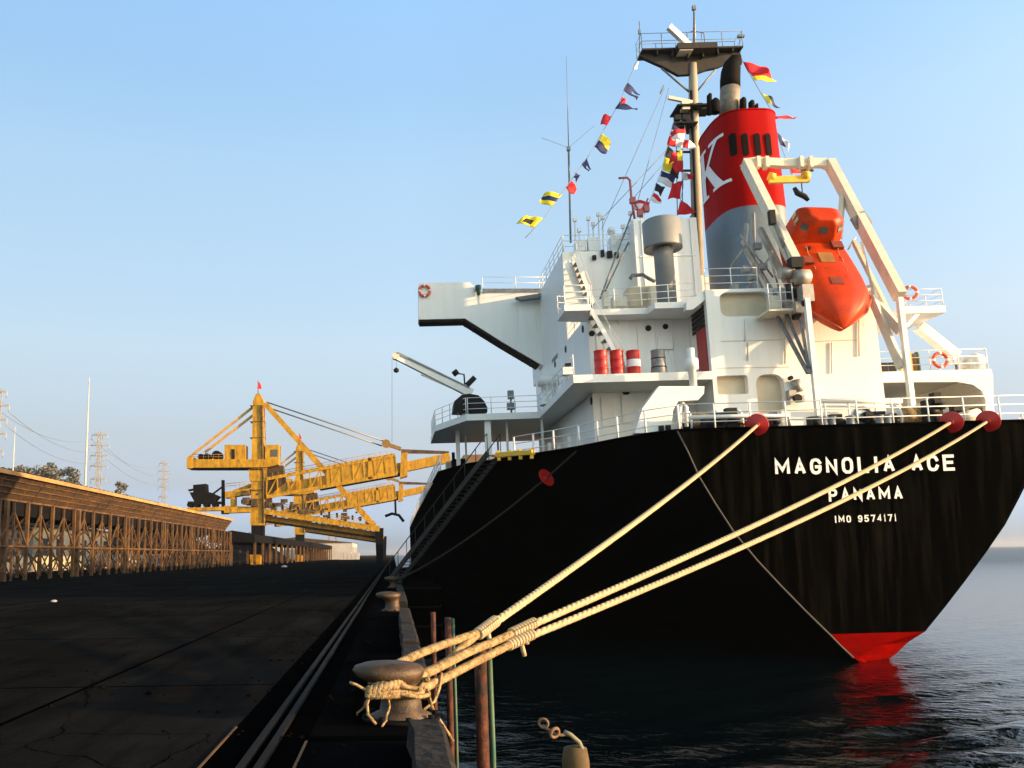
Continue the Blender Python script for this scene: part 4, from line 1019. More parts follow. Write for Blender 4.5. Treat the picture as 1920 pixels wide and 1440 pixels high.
# ---- the lifeboat: nose down, pointing aft
bow = Q(1580, 622, 37.0)
LX = Q(1566, 520, 38.6).x
stern = Q(1509, 443, 41.2)
bow = Q(1581, 616, 37.3)
ax = (bow - stern).normalized(); LL = (bow - stern).length
lat = Vector((1, 0, 0)); upv = lat.cross(ax).normalized()
if upv.y > 0: upv = -upv
lat = ax.cross(upv).normalized()
if lat.x < 0: lat = -lat
base = Vector((LX, 39.2, (bow.z + stern.z) / 2))
root = thing_ship('lifeboat', base, 'orange enclosed free fall lifeboat hanging nose down in the cream davit', 'lifeboat')
def lb(s, u, v): return stern + ax * s + lat * u + upv * v
st = [(q[0] * LL, q[1], q[2], q[3], q[4]) for q in ((0.0, 1.0, -.55, .30, .52), (.04, 1.22, -.80, .42, .72), (.18, 1.42, -.95, .46, .80), (.38, 1.54, -1.0, .48, .86), (.56, 1.62, -1.0, .50, .95), (.72, 1.60, -.95, .50, .98), (.84, 1.22, -.80, .44, .84), (.93, .62, -.55, .30, .52), (1.0, .03, -.25, -.15, -.05))]
b = MB(); k = 12
for s, wd, kz, gz, tz in st:
    wd *= 1.05
    sec = [(0, kz), (wd * .45, kz * .86), (wd * .82, kz * .4), (wd, gz * -.1), (wd * 1.05, gz * .25), (wd * .82, tz * .72), (wd * .40, tz * .95), (0, tz), (-wd * .40, tz * .95), (-wd * .82, tz * .72), (-wd * 1.05, gz * .25), (-wd, gz * -.1), (-wd * .82, kz * .4), (-wd * .45, kz * .86)]
    k = len(sec); b.v += [lb(s, u, v) for u, v in sec]
for i in range(len(st) - 1):
    for j in range(k):
        b.f.append([i * k + j, i * k + (j + 1) % k, (i + 1) * k + (j + 1) % k, (i + 1) * k + j]); b.m.append(0); b.sm.append(False)
b.f.append(list(range(k))); b.m.append(0); b.sm.append(False)
b.f.append([(len(st) - 1) * k + j for j in range(k)]); b.m.append(0); b.sm.append(False)
hullb = sub(b, 'boat_hull', M['orange'], root, base)
for p in hullb.data.polygons: p.use_smooth = True
cl_ = hullb.data.attributes.new('crease_edge', 'FLOAT', 'EDGE')
for e_ in hullb.data.edges:
    a_, c_ = e_.vertices; ja, jc = a_ % 14, c_ % 14
    cl_.data[e_.index].value = .75 if ja == jc and ja in (4, 10) else .55 if ja == jc and ja in (0, 5, 9) else .4 if ja == jc and ja in (6, 8) else 0.0
ssf = hullb.modifiers.new('subdivision', 'SUBSURF'); ssf.levels = 2; ssf.render_levels = 2
b = MB()
for sg in (-1, 1):
    b.tube([lb(s, sg * wd * 1.07, gz * .22) for s, wd, kz, gz, tz in st], [.06] * 8 + [.03], 8)
sub(b, 'fender_strake', mat('dark_orange_rubber', (.50, .055, .008), .6, var=.15), root, base)
# cabin
b = MB(); cab = [(-.15, .75), (.0, 1.12), (1.05, 1.12), (1.5, .62), (1.5, -.62), (1.05, -1.12), (0, -1.12), (-.15, -.75)]
lv = [(.55, 1.08, 0), (1.22, 1.0, .0), (1.72, .90, -.05), (1.98, .58, .1)]
for v, sc_, ds in lv: b.v += [lb(.15 + (s - .7) * sc_ + .7 + ds, u * sc_, v) for s, u in cab]
for i in range(len(lv) - 1):
    for j in range(8):
        b.f.append([i * 8 + j, i * 8 + (j + 1) % 8, i * 8 + 8 + (j + 1) % 8, i * 8 + 8 + j]); b.m.append(0); b.sm.append(False)
b.f.append([24 + j for j in range(8)]); b.m.append(0); b.sm.append(False)
cabo = sub(b, 'helm_cabin', M['orange'], root, base)
for p in cabo.data.polygons: p.use_smooth = True
bv = cabo.modifiers.new('bevel', 'BEVEL'); bv.width = .11; bv.segments = 3; bv.harden_normals = True; bv.limit_method = 'ANGLE'; bv.angle_limit = R(18)
def ring_pt(i, f, v):   # a point on cabin wall facet i at fraction f and height v
    v0, v1 = 1.22, 1.72; t_ = (v - v0) / (v1 - v0); sc_ = 1.0 + (.90 - 1.0) * t_; ds = -.05 * t_
    (s0, u0), (s1, u1) = cab[i], cab[(i + 1) % 8]
    s = s0 + (s1 - s0) * f; u = u0 + (u1 - u0) * f
    return lb(.15 + (s - .7) * sc_ + .7 + ds, u * sc_, v)
for i, f0, f1 in ((2, .22, .78), (3, .33, .67), (4, .22, .78), (1, .55, .85), (5, .15, .45), (1, .15, .4), (5, .6, .85)):
    q = [ring_pt(i, f0, 1.29), ring_pt(i, f1, 1.29), ring_pt(i, f1, 1.62), ring_pt(i, f0, 1.62)]
    nn = (q[1] - q[0]).cross(q[3] - q[0]).normalized(); ctr = lb(.85, 0, 1.4)
    if nn.dot(q[0] - ctr) < 0: nn = -nn
    b = MB(); b.prism([p + nn * -.02 for p in q], nn * .045); wo = sub(b, 'cabin_window', M['glass'], cabo, base)
b = MB(); c0 = lb(2.9, 0, .84); b.box((-.001,) * 3, (.001,) * 3)
hq = [lb(2.6, -.33, .82), lb(3.35, -.33, .82), lb(3.35, .33, .82), lb(2.6, .33, .82)]
b.prism(hq, upv * .09); hat = sub(b, 'roof_hatch', mat('worn_olive_hatch', (.28, .12, .02), .7, var=.3), hullb, base)
b = MB()
for s, u in ((3.9, .42), (4.6, -.2), (2.2, -.6)): b.cyl(lb(s, u, .7), lb(s, u, .88), .1, n=10)
sub(b, 'mooring_bit', M['black'], hullb, base)
b = MB()
for s, u0, u1 in ((4.55, -.3, .25), (1.7, .5, 1.0), (3.0, -1.1, -.7)):
    q_ = [lb(s, u0, .9), lb(s + .5, u0, .9), lb(s + .5, u1, .9), lb(s, u1, .9)]
    b.prism([p_ - upv * .1 for p_ in q_], upv * .16)
sub(b, 'side_hatch', mat('scuffed_hatch', (.20, .03, .008), .6, var=.4, scale=4), hullb, base)
b = MB()
for sg in (-1, 1):
    b.tube([lb(s, sg * .72, .78 if s < 4.4 else .7) + upv * (.1 if i % 2 else 0) for i, s in enumerate((1.9, 2.2, 2.6, 3.0, 3.4, 3.8, 4.2, 4.5))], .02, 5)
sub(b, 'grab_line', mat('faded_grab_line', (.45, .2, .08), .8), hullb, base)

# ---- signal flags
def flag_string(name, label, line, flags, group):
    """line: list of (px, py, y) the halyard passes; flags: (fraction, colours, w, h, droop angle, kind)"""
    P = [Q(*l) for l in line]
    root = thing_ship(name, P[0], label, 'flag string', group)
    b = MB(); b.tube(P, .02, 4); sub(b, 'halyard', M['wire'], root, P[0])
    seg = [0]
    for a, c in zip(P[:-1], P[1:]): seg.append(seg[-1] + (c - a).length)
    def at(f):
        d = f * seg[-1]
        for i in range(len(P) - 1):
            if d <= seg[i + 1] + 1e-6: return P[i].lerp(P[i + 1], (d - seg[i]) / (seg[i + 1] - seg[i]))
        return P[-1]
    for f, cols, ln, wd, ang, kind in flags:
        ln *= 1.14; wd *= 1.16
        a = at(f); c = at(min(1, f + ln / seg[-1]))
        hd = Vector((math.cos(R(ang)), .35 * math.sin(R(ang * 3)), math.sin(R(ang)))).normalized()
        b = MB(); ni, nj = 6, 6; v = []
        ph = random.uniform(0, 6)
        for i in range(ni + 1):
            for j in range(nj + 1):
                u = i / ni; w_ = j / nj
                taper = 1 - (.75 * u if kind == 'pennant' else .12 * u)
                ww = .5 + (w_ - .5) * taper
                p = a.lerp(c, ww) + hd * (u * wd)
                p += Vector((.06 * math.sin(ph + u * 5 + w_ * 2), .22 * u * math.sin(ph + u * 6 + w_ * 3), -.10 * u * u * wd))
                v.append(p)
        o_ = len(b.v); b.v += v
        for i in range(ni):
            for j in range(nj):
                if kind == 'bands': mi = (0 if j < 2 else 1 if j < 4 else 0) if len(cols) > 1 else 0
                elif kind == 'bandv': mi = 0 if i < 3 else 1
                elif kind == 'half': mi = 0 if j < 3 else 1
                elif kind == 'spot': mi = 1 if (1 < i < 5 and 1 < j < 5) else 0
                elif kind == 'swallow': mi = 0
                else: mi = 0
                if kind == 'swallow' and i >= 3 and 2 <= j <= 3: continue
                b.f.append([i * 7 + j, i * 7 + j + 1, (i + 1) * 7 + j + 1, (i + 1) * 7 + j]); b.m.append(mi); b.sm.append(True)
        fl = b.build('signal_flag', [M[c_] for c_ in cols], parent=root); fl.data.transform(Matrix.Translation(-P[0]))
        so_ = fl.modifiers.new('thickness', 'SOLIDIFY'); so_.thickness = .012
G = 'signal flag strings dressing the ship'
flag_string('signal_flag_string', 'long slanting string of signal flags running down left of the mast into open sky', [(1196, 108, 52), (1160, 195, 50), (1105, 290, 48), (1062, 350, 47), (1020, 408, 46), (985, 446, 45)],
 [(.03, ['f_white'], .7, .25, 20, 'plain'), (.15, ['f_blue'], .8, .9, -50, 'swallow'), (.235, ['f_red'], .75, .34, -40, 'plain'), (.265, ['f_blue'], .65, 1.0, -20, 'pennant'), (.35, ['f_red'], .85, .42, 140, 'plain'), (.445, ['f_yellow', 'f_blue'], 1.2, .7, -45, 'half'), (.58, ['f_blue'], .5, .5, -65, 'swallow'), (.655, ['f_blue'], .4, .28, -45, 'plain'), (.695, ['f_red'], .6, .5, -50, 'plain'), (.765, ['f_yellow', 'f_blue'], 1.0, .85, 150, 'bands'), (.885, ['f_yellow', 'f_black'], .95, .95, 152, 'spot')], G)
flag_string('signal_flag_string', 'short string of flags hanging against the sky close left of the mast', [(1262, 230, 52), (1254, 262, 51.5), (1242, 315, 50.5), (1225, 360, 49.8), (1208, 402, 49)],
 [(.02, ['f_blue', 'f_white'], .8, .9, -40, 'half'), (.14, ['f_red', 'f_white'], .8, .8, -30, 'bandv'), (.25, ['f_black', 'f_white'], .9, .9, -50, 'plain'), (.38, ['f_yellow', 'f_black'], 1.1, 1.0, -35, 'bandv'), (.53, ['f_blue', 'f_white'], .9, .85, -30, 'half'), (.66, ['f_black'], .6, .5, -40, 'plain'), (.76, ['f_red', 'f_white'], .6, .55, -40, 'half'), (.87, ['f_red', 'f_white'], .8, .7, 150, 'spot')], G)
flag_string('signal_flag_string', 'string of mostly red flags hanging between the ventilator and the mast foot', [(1284, 236, 51), (1279, 300, 50), (1281, 350, 49.5), (1270, 404, 49)],
 [(.03, ['f_red', 'f_white'], .8, .75, -170, 'half'), (.17, ['f_red', 'f_white'], .6, .6, -20, 'bandv'), (.30, ['f_yellow', 'f_red'], .8, .7, 190, 'bandv'), (.42, ['f_red'], .8, .5, 185, 'plain'), (.55, ['f_white', 'f_red'], .5, .5, 0, 'bandv'), (.64, ['f_red'], 1.2, .62, 178, 'plain'), (.84, ['f_red'], 1.0, .8, -20, 'pennant')], G)
flag_string('signal_flag_string', 'string of wind blown flags behind the right side of the funnel and its black pipe', [(1391, 112, 53), (1424, 170, 52), (1450, 213, 51), (1460, 262, 50), (1486, 330, 49)],
 [(.02, ['f_red'], .95, 1.15, -18, 'plain'), (.11, ['f_red', 'f_yellow'], .75, 1.3, 2, 'half'), (.30, ['f_yellow', 'f_blue'], .9, .75, -35, 'bandv'), (.52, ['f_red'], .28, 1.35, 12, 'pennant'), (.66, ['f_blue', 'f_white'], .95, .65, -50, 'bandv'), (.93, ['f_red', 'f_black'], .5, 1.2, 8, 'bandv')], G)

# ================================================================== MOORING ROPES
def bez(a, c, sag, n=26):
    return [a.lerp(c, i / n) + Vector((0, 0, -sag * 4 * (i / n) * (1 - i / n))) for i in range(n + 1)]
def twist_rope(b, pts, r, pitch=.5, strands=3, mi=0):
    """laid rope: strands wound round the path"""
    dd = [0]
    for a, c in zip(pts[:-1], pts[1:]): dd.append(dd[-1] + (c - a).length)
    total = dd[-1]; N = max(8, int(total / pitch * 8)); path = []
    j = 0
    for i in range(N + 1):
        d = total * i / N
        while j < len(dd) - 2 and dd[j + 1] < d: j += 1
        path.append((pts[j].lerp(pts[j + 1], (d - dd[j]) / max(1e-6, dd[j + 1] - dd[j])), d))
    for s_ in range(strands):
        line = []
        for i, (p, d) in enumerate(path):
            t_ = (path[min(i + 1, N)][0] - path[max(i - 1, 0)][0]).normalized()
            u = t_.cross(Vector((0, 0, 1))); u = u.normalized() if u.length > 1e-4 else Vector((1, 0, 0)); v = u.cross(t_)
            ph = 2 * math.pi * (d / pitch + s_ / strands)
            line.append(p + (u * math.cos(ph) + v * math.sin(ph)) * r * .38)
        b.tube(line, r * .68, 7, mi)
BY = 10.4
BC = Vector((U(752, 1333, y=BY).x, BY, 0.0))
ringz = U(740, 1288, y=BY - .2).z
def rope(name, label, s_px, ys, joint_px, yj, legs, r, sag, r_leg, wrap=True):
    S = U(*s_px, y=ys) if not isinstance(s_px, Vector) else s_px
    J = U(*joint_px, y=yj)
    root = empty(name, J, label, 'mooring rope', 'mooring ropes from the near bollard to the stern')
    b = MB(); twist_rope(b, bez(S, J, sag), r, .42)
    o = b.build('rope_line', M['rope'], parent=root); o.data.transform(Matrix.Translation(-J))
    for lg in legs:
        pts = [J] + [U(px, py, y=y) for px, py, y in lg]
        # smooth with Catmull-Rom
        out = []
        for i in range(len(pts) - 1):
            p0, p1, p2, p3 = pts[max(i - 1, 0)], pts[i], pts[i + 1], pts[min(i + 2, len(pts) - 1)]
            for k in range(6):
                t_ = k / 6
                out.append(0.5 * ((2 * p1) + (p2 - p0) * t_ + (2 * p0 - 5 * p1 + 4 * p2 - p3) * t_ ** 2 + (3 * p1 - p0 - 3 * p2 + p3) * t_ ** 3))
        out.append(pts[-1])
        b = MB(); twist_rope(b, out, r_leg, .16)
        o = b.build('eye_leg', M['rope2'], parent=root); o.data.transform(Matrix.Translation(-J))
    if wrap:
        b = MB(); d = (S - J).normalized()
        for i in range(9): b.torus(J + d * (.07 * i - .1), r * 1.05, .03, d, 12, 6)
        b.tube([J + d * .2 + Vector((0, 0, -.06)), J + d * .22 + Vector((.03, 0, -.25))], .035, 6)
        o = b.build('splice_whipping', M['rope'], parent=root); o.data.transform(Matrix.Translation(-J))
rope('mooring_rope', 'pale rope highest at the bollard and ending at the leftmost red guard on the stern', (1421, 796), 34.0, (903, 1184), 12.6,
     [[(850, 1202, 12.0), (790, 1224, 11.3), (735, 1250, 10.75)], [(868, 1212, 12.2), (838, 1240, 11.7), (790, 1264, 11.0), (735, 1281, 10.2), (700, 1290, 10.1)]], .062, .15, .055)
rope('mooring_rope', 'pale taut rope ending at the middle red guard right of the painted name', (1784, 791), 34.0, (968, 1184), 13.2,
     [[(930, 1202, 12.8), (880, 1222, 12.1), (800, 1262, 10.9), (745, 1283, 10.1), (690, 1296, 10.0)]], .060, .22, .060)
rope('mooring_rope', 'tan lower rope ending at the red guard furthest right on the stern', (1853, 789), 34.0, (962, 1206), 13.0,
     [[(930, 1222, 12.6), (880, 1247, 12.0), (800, 1287, 10.9), (745, 1300, 10.1), (688, 1302, 10.0)]], .056, .30, .058)
# frayed bits and hanging ends round the bollard
b = MB()
for pts in ([(695, 1300, 10.0), (688, 1320, 10.0), (690, 1340, 10.0), (705, 1358, 10.0)], [(828, 1262, 11.2), (824, 1290, 11.0), (815, 1315, 10.8), (785, 1338, 10.6)], [(690, 1296, 10.0), (668, 1284, 10.0), (655, 1279, 10.0)], [(760, 1300, 10.1), (800, 1290, 10.6), (812, 1330, 10.6), (850, 1390, 10.4)]):
    b.tube([U(px, py, y=y) for px, py, y in pts], .018, 6)
rn_ = random.Random(21)
for k_ in range(6):
    z_ = .27 + .025 * k_; r_ = .27 + rn_.uniform(0, .07); a0_ = rn_.uniform(0, 6.28); pts = []
    for i_ in range(23):
        a_ = a0_ + i_ / 22 * rn_.uniform(5.6, 6.1); pts.append(BC + Vector((math.cos(a_) * r_ * 1.05 - .02, math.sin(a_) * r_, z_ + .05 * math.sin(a_ * 1.5 + k_) + rn_.uniform(-.006, .006))))
    twist_rope(b, pts, .026, .09)
for k_ in range(2):
    a_ = rn_.uniform(2.6, 5.6); p0_ = BC + Vector((math.cos(a_) * .3, math.sin(a_) * .3, .33)); pts = [p0_]
    for i_ in range(8): pts.append(pts[-1] + Vector((math.cos(a_) * .03 + rn_.uniform(-.03, .03), math.sin(a_) * .03 + rn_.uniform(-.03, .03), -.04 + rn_.uniform(-.015, .01))))
    b.tube(pts, .014, 5)
o = b.build('rope_tail', M['rope2'], origin=U(700, 1300, y=10.0)); tag(o, 'thin frayed rope ends hanging round the neck of the near bollard', 'rope')
# breast line in the ship's shade
S = SW(Q(1090, 838, 38.75)); Eb = Vector((0.0, 50.0, .35))
b = MB(); b.tube(bez(S, Eb, .5), .05, 6)
o = b.build('breast_rope', M['ropedark'], origin=Eb); tag(o, 'dark shaded rope running from the port quarter down to a far bollard', 'mooring rope')
# red rat guards threaded on the ropes
def rat_guard(c, d, label, r=.43):
    root = empty('rat_guard', c, label, 'rat guard', 'red rat guards on the mooring ropes')
    d = Vector(d).normalized(); a = d.orthogonal().normalized(); b2 = d.cross(a)
    b = MB(); n = 26; v = [c + d * .10] ; v += [c + (a * math.cos(2 * math.pi * i / n) + b2 * math.sin(2 * math.pi * i / n)) * r - d * .06 for i in range(n)]
    v += [c + d * .06] + [c + (a * math.cos(2 * math.pi * i / n) + b2 * math.sin(2 * math.pi * i / n)) * r - d * .10 for i in range(n)]
    fs = [(0, 1 + i, 1 + (i + 1) % n) for i in range(n)] + [(n + 1, n + 2 + (i + 1) % n, n + 2 + i) for i in range(n)] + [(1 + i, n + 2 + i, n + 2 + (i + 1) % n, 1 + (i + 1) % n) for i in range(n)]
    b.add(v, fs); o = b.build('guard_disc', M['red'], parent=root); o.data.transform(Matrix.Translation(-c))
    b = MB(); b.cyl(c - d * .12, c + d * .16, .11, n=14); o = b.build('guard_collar', M['darkred'], parent=root); o.data.transform(Matrix.Translation(-c))
for px, py, jp, jy, lb_ in ((1419, 797, (903, 1184), 12.6, 'red disc guard on the leftmost stern rope'), (1783, 792, (968, 1184), 13.2, 'red disc guard on the middle stern rope beside the right hand pair'), (1852, 790, (962, 1206), 13.0, 'red disc guard at the far right rope of the stern')):
    c = U(px, py, y=33.85); rat_guard(c, U(*jp, y=jy) - c, lb_)
c = S.lerp(Eb, .16) + Vector((0, 0, -.25)); rat_guard(c, Eb - S, 'red disc guard on the dark rope against the black hull side', .45)
# ================================================================== QUAYSIDE
# ---- crane rails and joints
b = MB(); b.box((-1.80, -20, -.02), (-.92, 700, 0.002)); o = b.build('rail_slot', M['slot']); tag(o, kind='structure')
root = empty('crane_rail', (-1.33, 10, 0), 'pair of worn steel crane rails set in a black slot along the quay', 'crane rail')
for x in (-1.40, -1.24):
    b = MB(); b.box((x - .035, -20, .003), (x + .035, 700, .05)); o = b.build('rail_head', M['rail'], parent=root); o.data.transform(Matrix.Translation((1.33, -10, 0)))
for x, y0, y1 in ((-1.80, 2, 10.0), (-.93, 2, 9.2)):
    b = MB(); b.box((x - .012, y0, .001), (x + .012, y1, .012)); o = b.build('slot_edge', M['rust'], parent=root); o.data.transform(Matrix.Translation((1.33, -10, 0)))
b = MB(); b.box((-4.64, -10, -.01), (-4.58, 260, .004)); b.box((-11.0, -10, -.01), (-10.96, 260, .004)); o = b.build('pavement_joint', M['joint']); tag(o, kind='structure')
b = MB()
for y in (13.2, 21, 29, 37, 45, 61): b.box((-34, y, -.01), (-1.82, y + .05, .004))
o = b.build('pavement_joint', M['joint']); tag(o, kind='structure')
b = MB()
for y in (9.2, 15.7, 22, 27.5, 35): b.box((-.9, y, -.01), (QE - .01, y + .25, .003))
o = b.build('apron_joint', M['slot']); tag(o, kind='structure')
# ---- quay kerb blocks
blocks = [(2.5, 8.9, .05), (11.7, 16.2, .02), (16.8, 27.2, .03), (31.5, 40, .0), (41, 49, .02), (51, 69, 0), (70, 110, 0)]
labs = ['rough concrete kerb block nearest the camera, at the bottom edge of the picture', 'concrete kerb block just beyond the near bollard', 'long concrete kerb block leading up to the second bollard', 'kerb block just past the second bollard in the shade', 'kerb block before the third bollard beside the boarding ladder', 'long kerb block beyond the third bollard', 'farthest long kerb block along the quay edge']
for (y0, y1, j), lb_ in zip(blocks, labs):
    b = MB(); nseg = max(2, int((y1 - y0) / .5)); v = []
    for i in range(nseg + 1):
        y = y0 + (y1 - y0) * i / nseg; rn = random.Random(i + int(y0 * 10)); h = .26 + rn.uniform(-.025, .02); dx = rn.uniform(-.025, .025)
        v += [(QE - .30 + dx, y, 0), (QE - .27 + dx, y, h), (QE + .0 + dx * .5, y, h + rn.uniform(-.03, .01)), (QE + .06, y, h - .06), (QE + .07, y, -.05)]
    fs = []
    for i in range(nseg):
        for k in range(4): fs.append((i * 5 + k, i * 5 + k + 1, i * 5 + 5 + k + 1, i * 5 + 5 + k))
    fs += [(0, 1, 2, 3, 4)[::-1], tuple(nseg * 5 + k for k in range(5))]
    b.add(v, fs); o = b.build('quay_kerb', M['concrete'], origin=(QE - .1, y0, 0)); tag(o, lb_, 'kerb', 'concrete kerb blocks along the quay edge')
# ---- bollards
def bollard(c, label, lean=1, first=None):
    root = empty('mooring_bollard', c, label, 'bollard', 'mooring bollards along the quay edge')
    b = MB(); n = 26
    prof = [(0, 0, .0), (.36, .0, 0), (.36, .05, 0), (.25, .10, 0), (.235, .22, 0), (.235, .34, -.01), (.27, .41, -.05), (.33, .45, -.10), (.37, .50, -.13), (.375, .56, -.14), (.33, .61, -.15), (.22, .645, -.155), (.08, .66, -.16), (0, .662, -.16)]
    v = []
    for r, h, off in prof:
        for k in range(n):
            a = 2 * math.pi * k / n
            st_ = 1.0 + (.22 * max(0, (h - .38) / .28))
            v.append(c + Vector((off * lean + r * st_ * math.cos(a), r * .9 * math.sin(a), h)))
    fs = [(i * n + k, i * n + (k + 1) % n, (i + 1) * n + (k + 1) % n, (i + 1) * n + k) for i in range(len(prof) - 1) for k in range(n)]
    b.add(v, fs, 0, True); o = b.build('bollard_body', M['bollard'], parent=root); o.data.transform(Matrix.Translation(-c))
    b = MB(); b.cyl(c, c + Vector((0, 0, .035)), .46, n=24)
    for k in range(8):
        a = 2 * math.pi * k / 8 + .2; b.cyl(c + Vector((.41 * math.cos(a), .41 * math.sin(a), .03)), c + Vector((.41 * math.cos(a), .41 * math.sin(a), .075)), .035, n=6)
    o = b.build('base_plate', M['coal'], parent=root); o.data.transform(Matrix.Translation(-c))
    return root
bollard(BC, 'worn iron bollard in the foreground wrapped by the three stern ropes')
bollard(Vector((U(736, 1146, y=29.6).x, 29.6, 0)), 'smaller looking worn bollard further along the quay, with no rope on it')
bollard(Vector((0, 50, 0)), 'shaded bollard beside the foot of the boarding ladder')
# ---- black rubber fenders between the hull and the quay
for y_, lb_ in ((47.5, 'black rubber fender nearest the stern, squeezed between hull and quay'), (57, 'black rubber fender beyond the boarding ladder foot'), (70, 'black rubber fender third along the gap between hull and quay'), (88, 'farthest black rubber fender in the gap between hull and quay')):
    root = empty('rubber_fender', (1.5, y_, WZ), lb_, 'fender', 'rubber fenders between hull and quay')
    b = MB(); b.lathe((1.5, y_, WZ - .5), [(0, 0), (.85, .05), (1.02, .3), (1.02, 3.3), (.85, 3.6), (0, 3.65)], 20); o = b.build('fender_body', M['side_hull'], parent=root); o.data.transform(Matrix.Translation((-1.5, -y_, -WZ)))
    b = MB(); b.torus((1.5, y_, WZ + .6), 1.03, .05, (0, 0, 1), 24, 6); b.torus((1.5, y_, WZ + 1.6), 1.03, .05, (0, 0, 1), 24, 6); b.torus((1.5, y_, WZ + 2.6), 1.03, .05, (0, 0, 1), 24, 6); o = b.build('fender_chain', M['coal'], parent=root); o.data.transform(Matrix.Translation((-1.5, -y_, -WZ)))
# ---- fender piles
pl = [(900, 13.6, .20, 1206, .08, 1212, 'nearest rusty pile with a green pipe, standing in the water below the ropes'), (840, 15.2, .12, 1158, .055, 1160, 'middle rusty pile with green pipe, partly behind the ropes'), (812, 21, .12, 1148, .0, 0, 'farthest thin dark red pile beyond the ropes')]
for px, y, wd, pt, gr, gt, lb_ in pl:
    a = U(px, pt, y=y); base = Vector((a.x, y, WZ - .6))
    root = empty('fender_pile', base, lb_, 'pile', 'fender piles in front of the quay wall')
    b = MB(); b.tube([base, base + Vector((0, 0, 1.8)), Vector((a.x, y, a.z))], [wd * .52, wd * .5, wd * .5], 10); o = b.build('pile_post', M['pilered'], parent=root); o.data.transform(Matrix.Translation(-base))
    if gr:
        g = U(px, gt, y=y); b = MB(); xx = a.x + wd * .5 + gr * .62; b.tube([(xx, y, base.z), (xx + .005, y, base.z + 2), (xx - .01, y, g.z)], gr * .5, 8); o = b.build('pile_pipe', M['pilegreen'], parent=root); o.data.transform(Matrix.Translation(-base))
# timber fender with iron ring at the bottom edge
y = 8.4; a = U(1078, 1396, y=y)
root = empty('timber_fender', (a.x, y, WZ), 'short timber fender head with an iron ring at the bottom of the picture', 'fender')
b = MB(); b.lathe((a.x, y, WZ - .5), [(.13, 0), (.13, a.z - WZ + .35), (.11, a.z - WZ + .47), (0, a.z - WZ + .5)], 12); o = b.build('timber_head', mat('wet_timber', (.075, .045, .013), .8, var=.5, scale=4), parent=root); o.data.transform(Matrix.Translation((-a.x, -y, -WZ)))
b = MB(); b.tube([U(px, py, y=8.35) for px, py in ((1100, 1440), (1096, 1415), (1086, 1392), (1070, 1378), (1058, 1372))], .022, 7); o = b.build('fender_strap', mat('pale_strap', (.16, .15, .09), .7), parent=root); o.data.transform(Matrix.Translation((-a.x, -y, -WZ)))
b = MB(); b.torus(U(1019, 1356, y=8.3), .042, .013, (.3, 1, .2), 18, 7); b.torus(U(1040, 1374, y=8.3), .045, .016, (-.5, 1, .4), 18, 7); b.tube([U(1018, 1360, y=8.32), U(1024, 1366, y=8.32), U(1032, 1370, y=8.33), U(1042, 1377, y=8.34), U(1052, 1378, y=8.35), U(1064, 1376, y=8.36)], .016, 6); o = b.build('iron_ring', mat('rusted_iron_ring', (.15, .085, .045), .7), parent=root); o.data.transform(Matrix.Translation((-a.x, -y, -WZ)))

# ---- conveyor trestle along the back of the quay
TX, TB = -35.0, -41.0
Y0, Y1, DY = 58.0, 184.0, 6.0
zt1 = U(0, 886, x=TX - .3).z; zt0 = U(0, 932, x=TX).z
M['toprail'] = mat('faded_ochre_rail', (0.36, 0.20, 0.07), .8, var=.3, scale=.4)
root = empty('conveyor_trestle', (TX, Y0, 0), 'long rusty elevated conveyor gallery on braced legs at the left of the quay', 'conveyor gallery')
def tsub(mb, name, m, parent=None):
    o = mb.build(name, m, parent=parent or root); o.data.transform(Matrix.Translation((-TX, -Y0, 0))); return o
b = MB(); b.add([(TX - 1.15, Y0, zt0), (TX - 1.15, Y1, zt0), (TX + .5, Y1, zt1), (TX + .5, Y0, zt1)], [(0, 1, 2, 3)]); b.add([(TX + .5, Y0, zt1 - .02), (TX + .5, Y1, zt1 - .02), (TB - 1, Y1, zt1 - .02), (TB - 1, Y0, zt1 - .02)], [(0, 1, 2, 3)])
gal = tsub(b, 'gallery_cladding', M['rust2'])
for f, r, mm in ((0, .13, 'rust'), (.28, .05, 'rust'), (.5, .05, 'rust'), (.74, .05, 'rust'), (1.0, .19, 'toprail')):
    x = TX - 1.1 + 1.65 * f; z = zt0 + (zt1 - zt0) * f; b = MB(); b.box((x - r, Y0, z - r), (x + r, Y1, z + r)); tsub(b, 'gallery_rail', M[mm], gal)
b = MB()
y = Y0
while y < Y1 - 1:
    b.beam((TX - 1.08, y, zt0), (TX + .56, y, zt1), .12, .12, up=(0, 1, 0)); y += 3.0
tsub(b, 'gallery_rib', M['rust'], gal)
b = MB(); b.box((TX - .6, Y0, zt0 - 1.45), (TX - .3, Y1, zt0 - .15)); b.box((TB + .2, Y0, zt0 - 1.45), (TB + .5, Y1, zt0 - .15)); b.box((TX - .32, Y0, zt0 - .5), (TB + .22, Y1, zt0 - .3)); tsub(b, 'deck_girder', M['coal'])
b = MB(); y = Y0
while y < 128:
    b.box((TX - .2, y, zt1), (TX + .1, y + .5, zt1 + .42)); y += 1.5
tsub(b, 'idler_row', M['coal'])
i = 0; y = Y0
